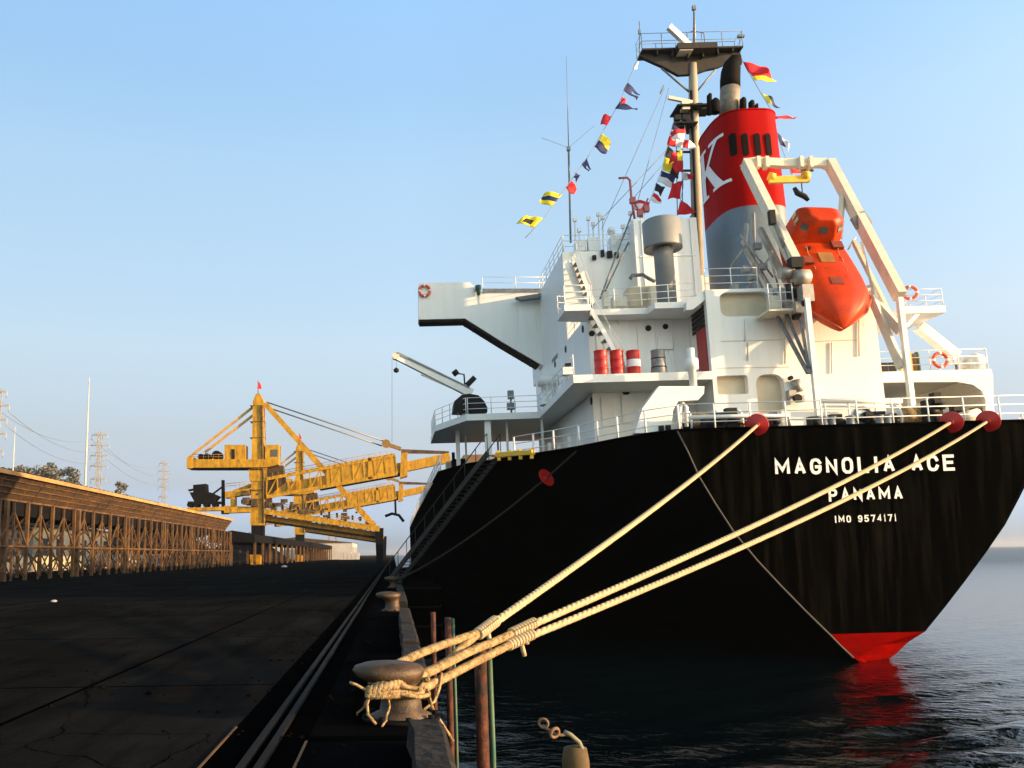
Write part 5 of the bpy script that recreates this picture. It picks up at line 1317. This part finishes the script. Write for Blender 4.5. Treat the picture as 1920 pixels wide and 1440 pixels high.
while y <= Y1 + .1:
    for x, nm in ((TX, 'leg'), (TB, 'leg')):
        b = MB(); b.box((x - .15, y - .15, 0), (x + .15, y + .15, zt0 - .1)); tsub(b, nm, M['rust'])
    if i % 3 == 0:
        b = MB(); b.box((TX - .45, y + 1.6, 0), (TX - .0, y + 2.1, zt0 - .2)); tsub(b, 'leg', M['rust'])
    for x in (TX,):
        b = MB(); b.box((x - .09, y + DY / 2 - .09, 0), (x + .09, y + DY / 2 + .09, zt0 - .3)); tsub(b, 'thin_post', M['rust'])
    hz = zt0 - 1.4
    b = MB(); b.beam((TX, y, .3), (TB, y, hz), .16, .16); b.beam((TB, y, .3), (TX, y, hz), .16, .16); b.beam((TX, y, hz * .52), (TB, y, hz * .52), .16, .2); tsub(b, 'cross_brace', M['rust'])
    if y + DY <= Y1 + .1:
        b = MB()
        for x in (TX,):
            b.beam((x, y, .3), (x, y + DY / 2, hz * .5), .10, .10); b.beam((x, y + DY / 2, .3), (x, y, hz * .5), .10, .10); b.beam((x, y + DY / 2, .3), (x, y + DY, hz * .5), .10, .10); b.beam((x, y + DY, .3), (x, y + DY / 2, hz * .5), .10, .10); b.beam((x, y, hz * .52), (x, y + DY, hz * .52), .16, .16)
            if x == TX: b.beam((x, y, hz * .54), (x, y + DY / 2, hz + .3), .14, .14); b.beam((x, y + DY, hz * .54), (x, y + DY / 2, hz + .3), .14, .14)
        tsub(b, 'side_brace', M['rust'])
    y += DY; i += 1
# conveyor continues as a low dark shed behind the loaders
root2 = empty('conveyor_shed', (-33, 190, 0), 'dark low conveyor shed running on behind the yellow shiploaders', 'shed')
b = MB(); b.prism([(-40, 186, 5.0), (-30, 186, 5.0), (-30, 186, 6.6), (-35, 186, 7.6), (-40, 186, 6.6)], (0, 330, 0)); o = b.build('shed_roof', M['coal'], parent=root2); o.data.transform(Matrix.Translation((33, -190, 0)))
for k in range(28):
    b = MB(); yy = 188 + k * 11.5
    b.box((-30.6, yy, 0), (-30.1, yy + .5, 5)); b.box((-40, yy, 0), (-39.5, yy + .5, 5)); o = b.build('shed_post', M['rust'], parent=root2); o.data.transform(Matrix.Translation((33, -190, 0)))
# ---- things behind the trestle
def house(x0_, y0_, x1_, y1_, h, wall, label, roofm, rise=1.6, name='warehouse', cat='warehouse'):
    base = Vector(((x0_ + x1_) / 2, y0_, 0)); root = empty(name, base, label, cat)
    b = MB(); b.box((x0_, y0_, 0), (x1_, y1_, h)); o = b.build('wall', wall, parent=root); o.data.transform(Matrix.Translation(-base))
    b = MB(); b.prism([(x0_ - .5, y0_ - .5, h), (x1_ + .5, y0_ - .5, h), ((x0_ + x1_) / 2, y0_ - .5, h + rise)], (0, y1_ - y0_ + 1, 0)); o = b.build('roof', roofm, parent=root); o.data.transform(Matrix.Translation(-base))
    n_ = int((y1_ - y0_) / 6)
    for k in range(n_):
        yy = y0_ + 2 + k * 6; b = MB(); b.box((x1_ - .05, yy, h * .35), (x1_ + .05, yy + 2.4, h * .75)); o = b.build('window', M['glass'], parent=root); o.data.transform(Matrix.Translation(-base))
    b = MB(); b.box((x1_ - .05, y0_ + .4, 0), (x1_ + .06, y0_ + 1.6, 2.3)); o = b.build('door', M['drab'], parent=root); o.data.transform(Matrix.Translation(-base))
house(-74, 140, -58, 176, 7.2, M['wall_cream'], 'cream walled store building seen through the trestle legs at left', M['coal'])
house(-72, 112, -57, 136, 6.6, M['drab'], 'dark grey low shed seen through the trestle legs at far left', M['coal'])
house(-76, 420, -20, 470, 8, M['pale'], 'distant pale port warehouse beyond the shiploaders', M['rust2'], 3)
def heap(cx, cy, rx, ry, h, label, seed):
    b = MB(); nx, ny = 30, 14; v = []; rn = random.Random(seed)
    for i in range(nx + 1):
        for j in range(ny + 1):
            u, w_ = i / nx * 2 - 1, j / ny * 2 - 1
            z = max(0, 1 - math.sqrt(abs(u) ** 4 + w_ * w_)) * h * (1 + .15 * math.sin(i * 1.3 + seed) + rn.uniform(-.06, .06))
            v.append((cx + w_ * rx, cy + u * ry, z - .05))
    b.add(v, [(i * (ny + 1) + j, i * (ny + 1) + j + 1, (i + 1) * (ny + 1) + j + 1, (i + 1) * (ny + 1) + j) for i in range(nx) for j in range(ny)], 0, True)
    o = b.build('coal_heap', M['coal'], origin=(cx, cy, 0)); tag(o, label, 'coal heap')
heap(-66, 236, 15, 62, 11, 'long black coal heap behind the right half of the trestle', 3)
heap(-58, 340, 16, 45, 10, 'black coal heap behind the foot of the yellow shiploader', 5)
# parked trucks behind the trestle
def truck(c, cabm, label):
    root = empty('parked_truck', c, label, 'truck', 'trucks parked behind the trestle')
    def s2(mb, nm, m, par=None):
        o = mb.build(nm, m, parent=par or root); o.data.transform(Matrix.Translation(-Vector(c))); return o
    c = Vector(c)
    b = MB(); b.prism([c + Vector((p[0], -1.1, p[1])) for p in ((2.2, .6), (4.2, .6), (4.2, 1.5), (3.8, 2.6), (2.2, 2.6))], (0, 2.2, 0)); cb = s2(b, 'cab', cabm)
    b = MB(); b.prism([c + Vector((p[0], -1.0, p[1])) for p in ((4.23, 1.55), (3.86, 2.45), (3.9, 2.45), (4.27, 1.55))], (0, 2.0, 0)); b.box(c + Vector((2.7, -1.13, 1.6)), c + Vector((3.6, 1.13, 2.35))); s2(b, 'windscreen', M['glass'], cb)
    b = MB(); b.box(c + Vector((-3.6, -1.2, .9)), c + Vector((2.0, 1.2, 2.5))); b.box(c + Vector((-3.6, -.5, .6)), c + Vector((4, .5, .9))); s2(b, 'load_body', M['drab'])
    for x in (-2.6, -1.4, 3.2):
        for yy in (-1.1, 1.1):
            b = MB(); b.cyl(c + Vector((x, yy - .15, .5)), c + Vector((x, yy + .15, .5)), .5, n=14); s2(b, 'wheel', M['black'])
truck((-46, 139, 0), M['white_clean'], 'truck with a white cab parked behind the trestle, nearest of the two')
truck((-46, 155, 0), mat('blue_truck_paint', (.10, .17, .32), .5), 'truck with a blue cab parked further along behind the trestle')
# small pale stones on the quay
for i, (px, py, lb_) in enumerate(((101, 1129, 'small pale lump lying on the quay at left'), (533, 1064, 'tiny pale lump lying on the far quay near the shiploader'))):
    c = U(px, py, z=.0); b = MB(); s_ = .10 if i == 0 else .35
    bm_ = bmesh.new(); bmesh.ops.create_icosphere(bm_, subdivisions=2, radius=s_)
    rn = random.Random(i)
    b.add([c + Vector((v.co.x * 1.4, v.co.y, max(-.01, v.co.z * .7 + s_ * .4))) * 1 + Vector((rn.uniform(-.2, .2) * s_, 0, 0)) for v in bm_.verts], [tuple(v.index for v in f.verts) for f in bm_.faces]); bm_.free()
    o = b.build('stone', M['pale'], origin=c); tag(o, lb_, 'stone', 'pale lumps on the quay')

# ---- yellow shiploaders
LY = 210.0
LB = Vector((U(483, 1058, y=LY).x, LY, 0))
root = empty('shiploader', LB, 'nearer and larger yellow shiploader with tall mast and a small red flag on top', 'shiploader', 'yellow shiploaders on the quay')
def lq(px, py, dy=0): return U(px, py, y=LY + dy)
def ls(mb, nm, m, par=None):
    o = mb.build(nm, m, parent=par or root); o.data.transform(Matrix.Translation(-LB)); return o
def lpoly(b, pts, y0_, th, mi=0): b.prism([lq(px, py, y0_) for px, py in pts], (0, th, 0), mi); return b
b = MB(); lpoly(b, [(474, 752), (480, 738), (487, 738), (494, 752), (496, 985), (469, 985)], -1.5, 3.0); mastl = ls(b, 'mast', M['yellow'])
b = MB(); lpoly(b, [(471, 985), (494, 985), (494, 1042), (471, 1042)], -1.3, 2.6); ls(b, 'mast_foot', M['coal'])
b = MB(); lpoly(b, [(468, 1040), (489, 1040), (487, 1062), (470, 1062)], -1.6, 3.2); ls(b, 'bogie', M['yellow'])
b = MB(); b.tube([lq(484, 738), lq(484, 714)], .12, 6); ls(b, 'flag_pole', M['drab'], mastl)
b = MB(); lpoly(b, [(484, 715), (488, 719), (491, 729), (482, 729)], -.1, .06); ls(b, 'flag', M['f_red'], mastl)
b = MB()
for px0, py0, px1, py1 in ((476, 762, 354, 858), (478, 776, 384, 848)): b.beam(lq(px0, py0), lq(px1, py1), .55, .55)
ls(b, 'back_stay', mat('worn_yellow_paint', (.42, .24, .06), .7, var=.3, scale=.4))
b = MB(); lpoly(b, [(352, 861), (522, 861), (522, 871), (500, 876), (352, 877)], -2.5, 5); lpoly(b, [(350, 858), (360, 856), (360, 878), (350, 878)], -2.7, 5.4); arm = ls(b, 'counterweight_arm', M['yellow'])
b = MB(); lpoly(b, [(360, 873), (470, 873), (470, 879), (360, 879)], -2.2, 4.4); ls(b, 'arm_underside', M['coal'], arm)
b = MB()
for px, py, r in ((379, 858, .8), (390, 857, .8), (408, 855, 1.2)): c = lq(px, py); b.cyl(c + Vector((0, -1.5, 0)), c + Vector((0, 1.5, 0)), r, n=14)
ls(b, 'hoist_drum', M['coal'], arm)
b = MB(); lpoly(b, [(421, 834), (460, 834), (460, 862), (421, 862)], -2, 4); hs_ = ls(b, 'machinery_house', M['yellow'], arm)
b = MB(); lpoly(b, [(434, 842), (440, 842), (440, 862), (434, 862)], -2.1, .15); ls(b, 'house_door', M['black'], arm)
b = MB(); lpoly(b, [(497, 834), (524, 834), (522, 862), (519, 872), (497, 872)], -1.8, 3.6); cb = ls(b, 'operator_cab', M['yellow'])
b = MB(); lpoly(b, [(508, 843), (521, 843), (520, 856), (508, 856)], -1.9, .2); ls(b, 'cab_window', M['glass'], cb)
b = MB(); lpoly(b, [(466, 876), (500, 876), (498, 902), (468, 902)], -1.7, 3.4); ls(b, 'slew_ring', M['yellow'], mastl)
b = MB()
for py in (760, 790, 820, 880, 918, 935): b.box(lq(468, py, -1.7), lq(499, py + 4, 1.7))
ls(b, 'mast_band', M['rust'], mastl)
b = MB(); b.tube([lq(491, 760, -1.7), lq(494, 980, -1.7)], .25, 6); ls(b, 'mast_ladder', M['rust'], mastl)
b = MB(); b.beam(lq(497, 757, -1), lq(702, 986, -1), .9, 1.25); ls(b, 'strut', M['yellow'])
b = MB(); b.beam(lq(492, 958, -1), lq(712, 992, -1), 1.6, 1.3); b.beam(lq(492, 970, 1.5), lq(712, 1003, 1.5), 1.2, 1.2); prt = ls(b, 'portal_beam', M['yellow'])
b = MB(); b.beam(lq(500, 978, 0), lq(705, 1008, 0), 2.0, .5)
for i in range(14):
    f = i / 13; p = lq(500, 948).lerp(lq(690, 978), f); b.box(p - Vector((.2, .2, .2)), p + Vector((.3, .2, .9)))
ls(b, 'beam_walkway', M['coal'], prt)
b = MB(); lpoly(b, [(703, 990), (719, 990), (717, 1058), (706, 1058)], -1.6, 3.2); ls(b, 'sea_leg', M['coal'])
# boom: boxed conveyor with chords, posts and a telescoping tip
b = MB()
for dy in (-1.7, 1.7):
    b.beam(lq(500, 898, dy), lq(740, 853, dy), .6, .8); b.beam(lq(500, 932, dy), lq(745, 888, dy), .6, .8)
    for i in range(13):
        f = i / 12; b.beam(lq(500, 898, dy).lerp(lq(740, 853, dy), f), lq(500, 932, dy).lerp(lq(745, 888, dy), f), .3, .35)
        if i < 12 and i % 2 == 0: b.beam(lq(500, 932, dy).lerp(lq(745, 888, dy), f), lq(500, 898, dy).lerp(lq(740, 853, dy), (i + 1) / 12), .3, .3)
for dy in (-1.75, 1.55): lpoly(b, [(612, 879), (742, 855), (745, 886), (612, 909)], dy, .2)
boom = ls(b, 'boom', M['yellow'])
b = MB(); lpoly(b, [(500, 912), (600, 893), (760, 866), (842, 849), (846, 866), (760, 884), (600, 912), (500, 930)], -1.2, 2.4); ls(b, 'boom_belt', M['yellow'], boom)
b = MB(); lpoly(b, [(600, 913), (760, 885), (760, 890), (600, 919)], -1.25, 2.5); ls(b, 'boom_underside', M['coal'], boom)
b = MB(); b.beam(lq(722, 832), lq(752, 842), .9, .9); b.cyl(lq(724, 832, -1), lq(724, 832, 1), 1.1, n=12); ls(b, 'boom_sheave', mat('dark_rusty_yellow', (.22, .12, .03), .8, var=.3), boom)
b = MB(); lpoly(b, [(752, 850), (764, 848), (764, 892), (750, 896)], -2, 4); lpoly(b, [(690, 858), (697, 857), (697, 898), (690, 899)], -2, 4); ls(b, 'boom_frame', M['yellow'], boom)
b = MB(); lpoly(b, [(752, 842), (842, 846), (842, 851), (752, 850)], -1, .4); ls(b, 'tip_rail', M['rust'], boom)
b = MB(); lpoly(b, [(500, 880), (530, 872), (535, 905), (500, 932)], -1.4, 2.8); ls(b, 'boom_hinge', M['rust2'], boom)
b = MB()
for p, q in (((500, 754), (726, 829)), ((502, 764), (716, 836))): b.tube([lq(*p), lq(*q)], .18, 5)
ls(b, 'boom_cable', M['wire'], boom)
# walkway railings, ladder cages and small gear
b = MB()
for p0, p1, n_ in (((362, 861), (420, 861), 6), ((500, 897), (735, 853), 22), ((495, 955), (705, 986), 20), ((424, 916), (466, 912), 5)):
    for dy in (-2.1, 2.1):
        A_, B_ = lq(*p0, dy), lq(*p1, dy); up_ = Vector((0, 0, 1.2))
        b.tube([A_ + up_, B_ + up_], .06, 4); b.tube([A_ + up_ * .5, B_ + up_ * .5], .05, 4)
        for i_ in range(n_ + 1): q_ = A_.lerp(B_, i_ / n_); b.tube([q_, q_ + up_], .05, 4)
ls(b, 'walkway_railing', mat('dull_ochre_railing', (.26, .15, .03), .8, var=.3))
b = MB(); rn_ = random.Random(9)
for k_ in range(30):
    px_ = rn_.uniform(500, 690); py_ = 955 + (px_ - 500) * .15 - rn_.uniform(0, 22); s1_ = rn_.uniform(.4, 1.6)
    b.cbox(lq(px_, py_, rn_.uniform(-1.5, 1.5)), (s1_, s1_ * .8, s1_ * rn_.uniform(.5, 1.4)))
for k_ in range(12):
    px_ = rn_.uniform(420, 500); py_ = rn_.uniform(918, 958); s1_ = rn_.uniform(.5, 1.8); b.cbox(lq(px_, py_, rn_.uniform(-2, 2)), (s1_, s1_, s1_))
ls(b, 'conveyor_gear', mat('grimy_machinery', (.035, .024, .014), .8, var=.5, col2=(.25, .12, .02), thr=(.5, .7), scale=.6))
# tripper carriage and hopper behind the mast
b = MB(); lpoly(b, [(362, 909), (386, 907), (387, 924), (362, 924)], -1.5, 3); lpoly(b, [(355, 923), (394, 923), (410, 930), (400, 941), (366, 941)], -1.8, 3.6); lpoly(b, [(352, 940), (414, 940), (414, 944), (352, 944)], -1.8, 3.6); lpoly(b, [(415, 900), (420, 900), (421, 950), (415, 950)], -.5, 1)
lpoly(b, [(352, 918), (362, 916), (362, 919), (354, 921)], -.5, 1)
for px_ in (358, 370, 388, 404): c_ = lq(px_, 947); b.cyl(c_ + Vector((0, -1.7, 0)), c_ + Vector((0, 1.7, 0)), .62, n=12)
b.beam(lq(394, 930), lq(418, 912), .4, .4); b.beam(lq(366, 941), lq(358, 926), .3, .3); hp = ls(b, 'tripper_hopper', M['coal'])
b = MB(); lpoly(b, [(422, 922), (468, 916), (468, 926), (422, 934)], -1.6, 3.2); lpoly(b, [(420, 948), (470, 950), (470, 960), (420, 962)], -1.6, 3.2); lpoly(b, [(432, 932), (440, 932), (440, 950), (432, 950)], -1.6, 3.2); lpoly(b, [(350, 952), (420, 950), (420, 957), (350, 958)], -1.6, 3.2); b.beam(lq(440, 922), lq(500, 900), .9, .9); ls(b, 'tripper_frame', M['yellow'])
copy_thing(root, LB + Vector((0, 94, 0)), 'farther yellow shiploader standing partly hidden behind the nearer one')
# a pale crane and clutter far along the quay
cY = 560; cb_ = Vector((U(622, 1044, y=cY).x, cY, 0)); root = empty('harbour_crane', cb_, 'pale brown far harbour crane seen under the shiploader beam', 'crane')
def cq(px, py, dy=0): return U(px, py, y=cY + dy)
def cs(mb, nm, m, par=None):
    o = mb.build(nm, m, parent=par or root); o.data.transform(Matrix.Translation(-cb_)); return o
cmat = mat('faded_crane_paint', (.30, .20, .12), .7, var=.25)
for px_, tx_ in ((612, 620), (634, 627)):
    for dy in (-5, 5):
        b = MB(); b.beam(cq(px_, 1045, dy), cq(tx_, 985, dy), 1.6, 1.6, w1=1.0, h1=1.0); cs(b, 'leg', cmat)
b = MB(); b.cbox(cq(624, 982), (7, 11, 4)); hs2 = cs(b, 'machinery_house', cmat)
b = MB(); b.beam(cq(626, 984), cq(652, 962), 1.0, 1.2); b.beam(cq(626, 978), cq(640, 966), .5, .5); cs(b, 'jib', cmat, hs2)
b = MB(); b.beam(cq(612, 1020, -5), cq(634, 1020, -5), .8, .8); b.beam(cq(612, 1020, 5), cq(634, 1020, 5), .8, .8); cs(b, 'cross_beam', cmat)
rn_ = random.Random(4)
for k_, (px_, w_, h_, lb_) in enumerate(((655, 9, 4.5, 'small pale stack of goods far off, left of the shiploader sea leg'), (585, 14, 6, 'dark brown goods stack under the far shiploader'), (550, 12, 7, 'dark brown goods stack right of the near shiploader foot'), (600, 16, 5, 'low dark goods stack beyond the conveyor shed'))):
    y_ = 395 + k_ * 18; c = U(px_, 1044, y=y_); c.z = 0; b = MB()
    for q_ in range(5):
        ww = w_ / 5; b.box((c.x + (q_ - 2.5) * ww + .05, y_, 0), (c.x + (q_ - 1.5) * ww - .05, y_ + 5, h_ * rn_.uniform(.6, 1)))
    o = b.build('goods_stack', M['pale'] if k_ == 0 else M['rust2'], origin=c); tag(o, lb_, 'goods stack', 'stacks of goods on the far quay')
# hook hanging near the ship's side
b = MB(); y = 120; b.tube([U(px, py, y=y) for px, py in ((741, 936), (742, 965))], .15, 6); b.tube([U(px, py, y=y) for px, py in ((722, 968), (735, 963), (748, 966), (757, 978))], .2, 6)
o = b.build('cargo_hook', M['coal'], origin=U(741, 965, y=y)); tag(o, 'dark curved cargo hook hanging beside the far end of the hull', 'hook')

# ---- lattice pylons, poles, wires
def pylon(px, top, y, label, arms, wid=4.0):
    c = U(px, 1000, y=y); h = U(px, top, y=y).z; c = Vector((c.x, y, 0)); root = empty('power_pylon', c, label, 'pylon', 'lattice power pylons behind the trestle')
    b = MB(); w0, w1 = wid, wid * .55
    def cor(z, i, j):
        ww = w0 + (w1 - w0) * min(1, z / (h * .55)); return c + Vector((i * ww / 2, j * ww / 2, z))
    lv_ = [h * k / 12 for k in range(13)]
    for i in (-1, 1):
        for j in (-1, 1):
            for a, e in zip(lv_[:-1], lv_[1:]): b.beam(cor(a, i, j), cor(e, i, j), .22, .22)
    for a, e in zip(lv_[:-1], lv_[1:]):
        for i in (-1, 1):
            b.beam(cor(a, -1, i), cor(e, 1, i), .12, .12); b.beam(cor(a, 1, i), cor(e, -1, i), .12, .12); b.beam(cor(a, i, -1), cor(e, i, 1), .12, .12)
        b.beam(cor(e, -1, -1), cor(e, 1, -1), .12, .12)
    o = b.build('lattice_tower', M['tower'], parent=root); o.data.transform(Matrix.Translation(-c))
    ends = []
    for z, L in arms:
        b = MB(); b.beam(c + Vector((-L, 0, h * z)), c + Vector((L, 0, h * z)), .25, .45); b.beam(c + Vector((-L, 0, h * z)), c + Vector((0, 0, h * z + 1.6)), .12, .12); b.beam(c + Vector((L, 0, h * z)), c + Vector((0, 0, h * z + 1.6)), .12, .12)
        for s_ in (-1, 1): b.cyl(c + Vector((s_ * L, 0, h * z)), c + Vector((s_ * L, 0, h * z - 1.8)), .15, n=6); ends.append(c + Vector((s_ * L, 0, h * z - 1.8)))
        o = b.build('cross_arm', M['tower'], parent=root); o.data.transform(Matrix.Translation(-c))
    return ends
ARM = [(.98, 3.2), (.90, 4.0), (.82, 3.6), (.74, 3.6), (.64, 3.0)]
e1 = pylon(180, 811, 350, 'taller looking lattice power pylon nearer the left edge', ARM, 3.0)
e2 = pylon(305, 865, 520, 'smaller looking lattice pylon left of the shiploader', ARM, 3.4)
e0 = pylon(-24, 728, 230, 'power pylon with only its arm ends showing at the left edge', ARM, 4.5)
root = empty('power_lines', e1[0], 'thin sagging power lines strung between the lattice pylons', 'power lines')
for A, Bq in ((e0, e1), (e1, e2)):
    for i in (0, 3, 5):
        b = MB(); b.tube(bez(A[i], Bq[i], 5.0, 14), .07, 4); o = b.build('wire', M['wire'], parent=root); o.data.transform(Matrix.Translation(-e1[0]))
for px, top, y, r, lb_ in ((156, 708, 300, .45, 'tall slim pale pole standing behind the trestle beside the pylon'), (18, 800, 300, .35, 'shorter slim pale pole at the far left behind the trestle')):
    c = U(px, 1000, y=y); h = U(px, top, y=y).z; c.z = 0; b = MB(); b.tube([c, c + Vector((0, 0, h * .6)), c + Vector((0, 0, h))], [r, r * .8, r * .35], 8); b.beam(c + Vector((-.6, 0, h * .97)), c + Vector((.6, 0, h * .97)), .15, .15)
    o = b.build('mast_pole', M['pale'], origin=c); tag(o, lb_, 'pole', 'slim poles behind the trestle')
# ---- far trees behind the trestle
def tree(px, top, y, wpx, label, seed):
    rn = random.Random(seed); c = U(px, 1000, y=y); c.z = 0; h = U(px, top, y=y).z; rad = wpx / F * y / 2
    root = empty('far_tree', c, label, 'tree', 'hazy trees behind the trestle')
    b = MB(); b.tube([c, c + Vector((rn.uniform(-.3, .3), 0, h * .35)), c + Vector((rn.uniform(-.8, .8), 0, h * .7))], [.6, .45, .2], 8)
    for k in range(7):
        a = rn.uniform(0, 6.28); z0 = h * rn.uniform(.3, .6); b.tube([c + Vector((0, 0, z0)), c + Vector((math.cos(a) * rad * .7, math.sin(a) * rad * .7, z0 + h * .25))], [.22, .06], 5)
    o = b.build('trunk', M['bark'], parent=root); o.data.transform(Matrix.Translation(-c))
    b = MB(); cl = []
    for k in range(22):
        a = rn.uniform(0, 6.28); q = math.sqrt(rn.random()); cl.append((c + Vector((math.cos(a) * rad * q * .8, math.sin(a) * rad * q * .8, h * (.56 + .42 * rn.random() * (1 - .3 * q)))), rad * rn.uniform(.25, .42)))
    for ctr, r in cl:
        for k in range(130):
            d = Vector((rn.gauss(0, 1), rn.gauss(0, 1), rn.gauss(0, .8))).normalized() * r * rn.random() ** .4
            p = ctr + d; s_ = rn.uniform(.45, 1.0); n1 = Vector((rn.uniform(-1, 1), rn.uniform(-1, 1), rn.uniform(-1, 1))).normalized(); u = n1.orthogonal().normalized() * s_; v = n1.cross(u).normalized() * s_ * .6
            b.add([p - u, p + v, p + u, p - v], [(0, 1, 2, 3)])
    o = b.build('crown', M['leaf'], parent=root); o.data.transform(Matrix.Translation(-c))
tree(8, 858, 400, 70, 'leftmost hazy tree above the trestle at the picture edge', 1)
tree(52, 866, 410, 74, 'hazy low tree above the trestle between the short pole and a bushier tree', 2)
tree(88, 860, 390, 74, 'fullest hazy tree rising above the trestle roof, left of the tall pole', 3)
tree(122, 870, 410, 58, 'small hazy tree just left of the tall slim pole', 4)
lump = MB(); rn_ = random.Random(77)
for k_ in range(520):
    if k_ < 340: x_, y_ = -rn_.uniform(.5, 2.6) if rn_.random() < .6 else -rn_.uniform(2, 14), rn_.uniform(5, 45)
    else: x_, y_ = -rn_.uniform(2, 30), rn_.uniform(8, 70)
    r_ = rn_.uniform(.010, .038) * (1 if rn_.random() < .93 else 1.8); v_ = []
    for d_ in ((1, 0, 0), (-1, 0, 0), (0, 1, 0), (0, -1, 0), (0, 0, 1), (0, 0, -.4)):
        v_.append((x_ + d_[0] * r_ * rn_.uniform(.7, 1.5), y_ + d_[1] * r_ * rn_.uniform(.7, 1.5), .006 + r_ * .4 + d_[2] * r_ * rn_.uniform(.6, 1)))
    lump.add(v_, [(0, 2, 4), (2, 1, 4), (1, 3, 4), (3, 0, 4), (2, 0, 5), (1, 2, 5), (3, 1, 5), (0, 3, 5)])
o = lump.build('coal_spill', mat('coal_lumps', (.0045, .0042, .004), .9, var=.5, spec=.0)); tag(o, kind='stuff')
tree(222, 900, 430, 48, 'low hazy tree right of the nearer lattice pylon', 5)
# ------------------------------------------------------------------ haze
hm = bpy.data.materials.new('haze'); hm.use_nodes = True
ht_ = hm.node_tree
for nd in list(ht_.nodes):
    if nd.type == 'BSDF_PRINCIPLED': ht_.nodes.remove(nd)
pv = ht_.nodes.new('ShaderNodeVolumePrincipled')
pv.inputs['Color'].default_value = (.62, .67, .74, 1)
pv.inputs['Density'].default_value = 0.00009
pv.inputs['Anisotropy'].default_value = 0.2
ht_.links.new(pv.outputs[0], [n for n in ht_.nodes if n.type == 'OUTPUT_MATERIAL'][0].inputs['Volume'])
b = MB(); b.box((-9100, -300, WZ - 1.0), (9100, 12100, 64))
o = b.build('haze', hm); tag(o, kind='stuff')
# ------------------------------------------------------------------ one object per separate piece
SKIP = {'water', 'crown', 'rope_line', 'eye_leg', 'splice_whipping', 'rope_tail', 'name_lettering', 'port_lettering', 'number_lettering', 'haze', 'funnel_emblem', 'accommodation_ladder', 'lattice_tower', 'mast_platform', 'grab_line', 'deck_fitting', 'walkway_railing', 'fender_strake'}
def split_pieces(ob):
    me = ob.data; nv = len(me.vertices)
    par = list(range(nv))
    def fd(a):
        while par[a] != a:
            par[a] = par[par[a]]; a = par[a]
        return a
    for p in me.polygons:
        r0 = fd(p.vertices[0])
        for v in p.vertices[1:]:
            par[fd(v)] = r0
    comp = {}
    for i in range(nv): comp.setdefault(fd(i), []).append(i)
    if len(comp) < 2 or len(comp) > 700: return
    boxes_ = []
    for k, vs in comp.items():
        cs = [me.vertices[i].co for i in vs]
        boxes_.append([[k], [min(c[j] for c in cs) for j in range(3)], [max(c[j] for c in cs) for j in range(3)]])
    G_ = .03
    merged = True
    while merged:
        merged = False; out = []
        for bx in boxes_:
            hit = None
            for o_ in out:
                if all(bx[1][j] <= o_[2][j] + G_ and o_[1][j] <= bx[2][j] + G_ for j in range(3)): hit = o_; break
            if hit:
                hit[0] += bx[0]; hit[1] = [min(a_, c_) for a_, c_ in zip(hit[1], bx[1])]; hit[2] = [max(a_, c_) for a_, c_ in zip(hit[2], bx[2])]; merged = True
            else: out.append(bx)
        boxes_ = out
    if len(boxes_) < 2 or len(boxes_) > 90: return
    grp = {}
    for gi, bx in enumerate(boxes_):
        for k in bx[0]:
            grp[k] = gi
    vg = [grp[fd(i)] for i in range(nv)]
    nm = ob.name.split('.')[0]
    for gi in range(len(boxes_)):
        keep = [i for i in range(nv) if vg[i] == gi]; idx = {v: n_ for n_, v in enumerate(keep)}
        ps = [p for p in me.polygons if vg[p.vertices[0]] == gi]
        m2 = bpy.data.meshes.new(nm); m2.from_pydata([tuple(me.vertices[i].co) for i in keep], [], [[idx[v] for v in p.vertices] for p in ps])
        for mt in me.materials: m2.materials.append(mt)
        for a_, p in zip(m2.polygons, ps): a_.material_index = p.material_index; a_.use_smooth = p.use_smooth
        if gi == 0: first = m2
        else:
            o2 = ob.copy(); o2.data = m2; COL.objects.link(o2)
            for ch in []: pass
    ob.data = first
for ob in list(bpy.data.objects):
    if ob.type == 'MESH' and ob.parent is not None and not ob.children and ob.name.split('.')[0] not in SKIP: split_pieces(ob)
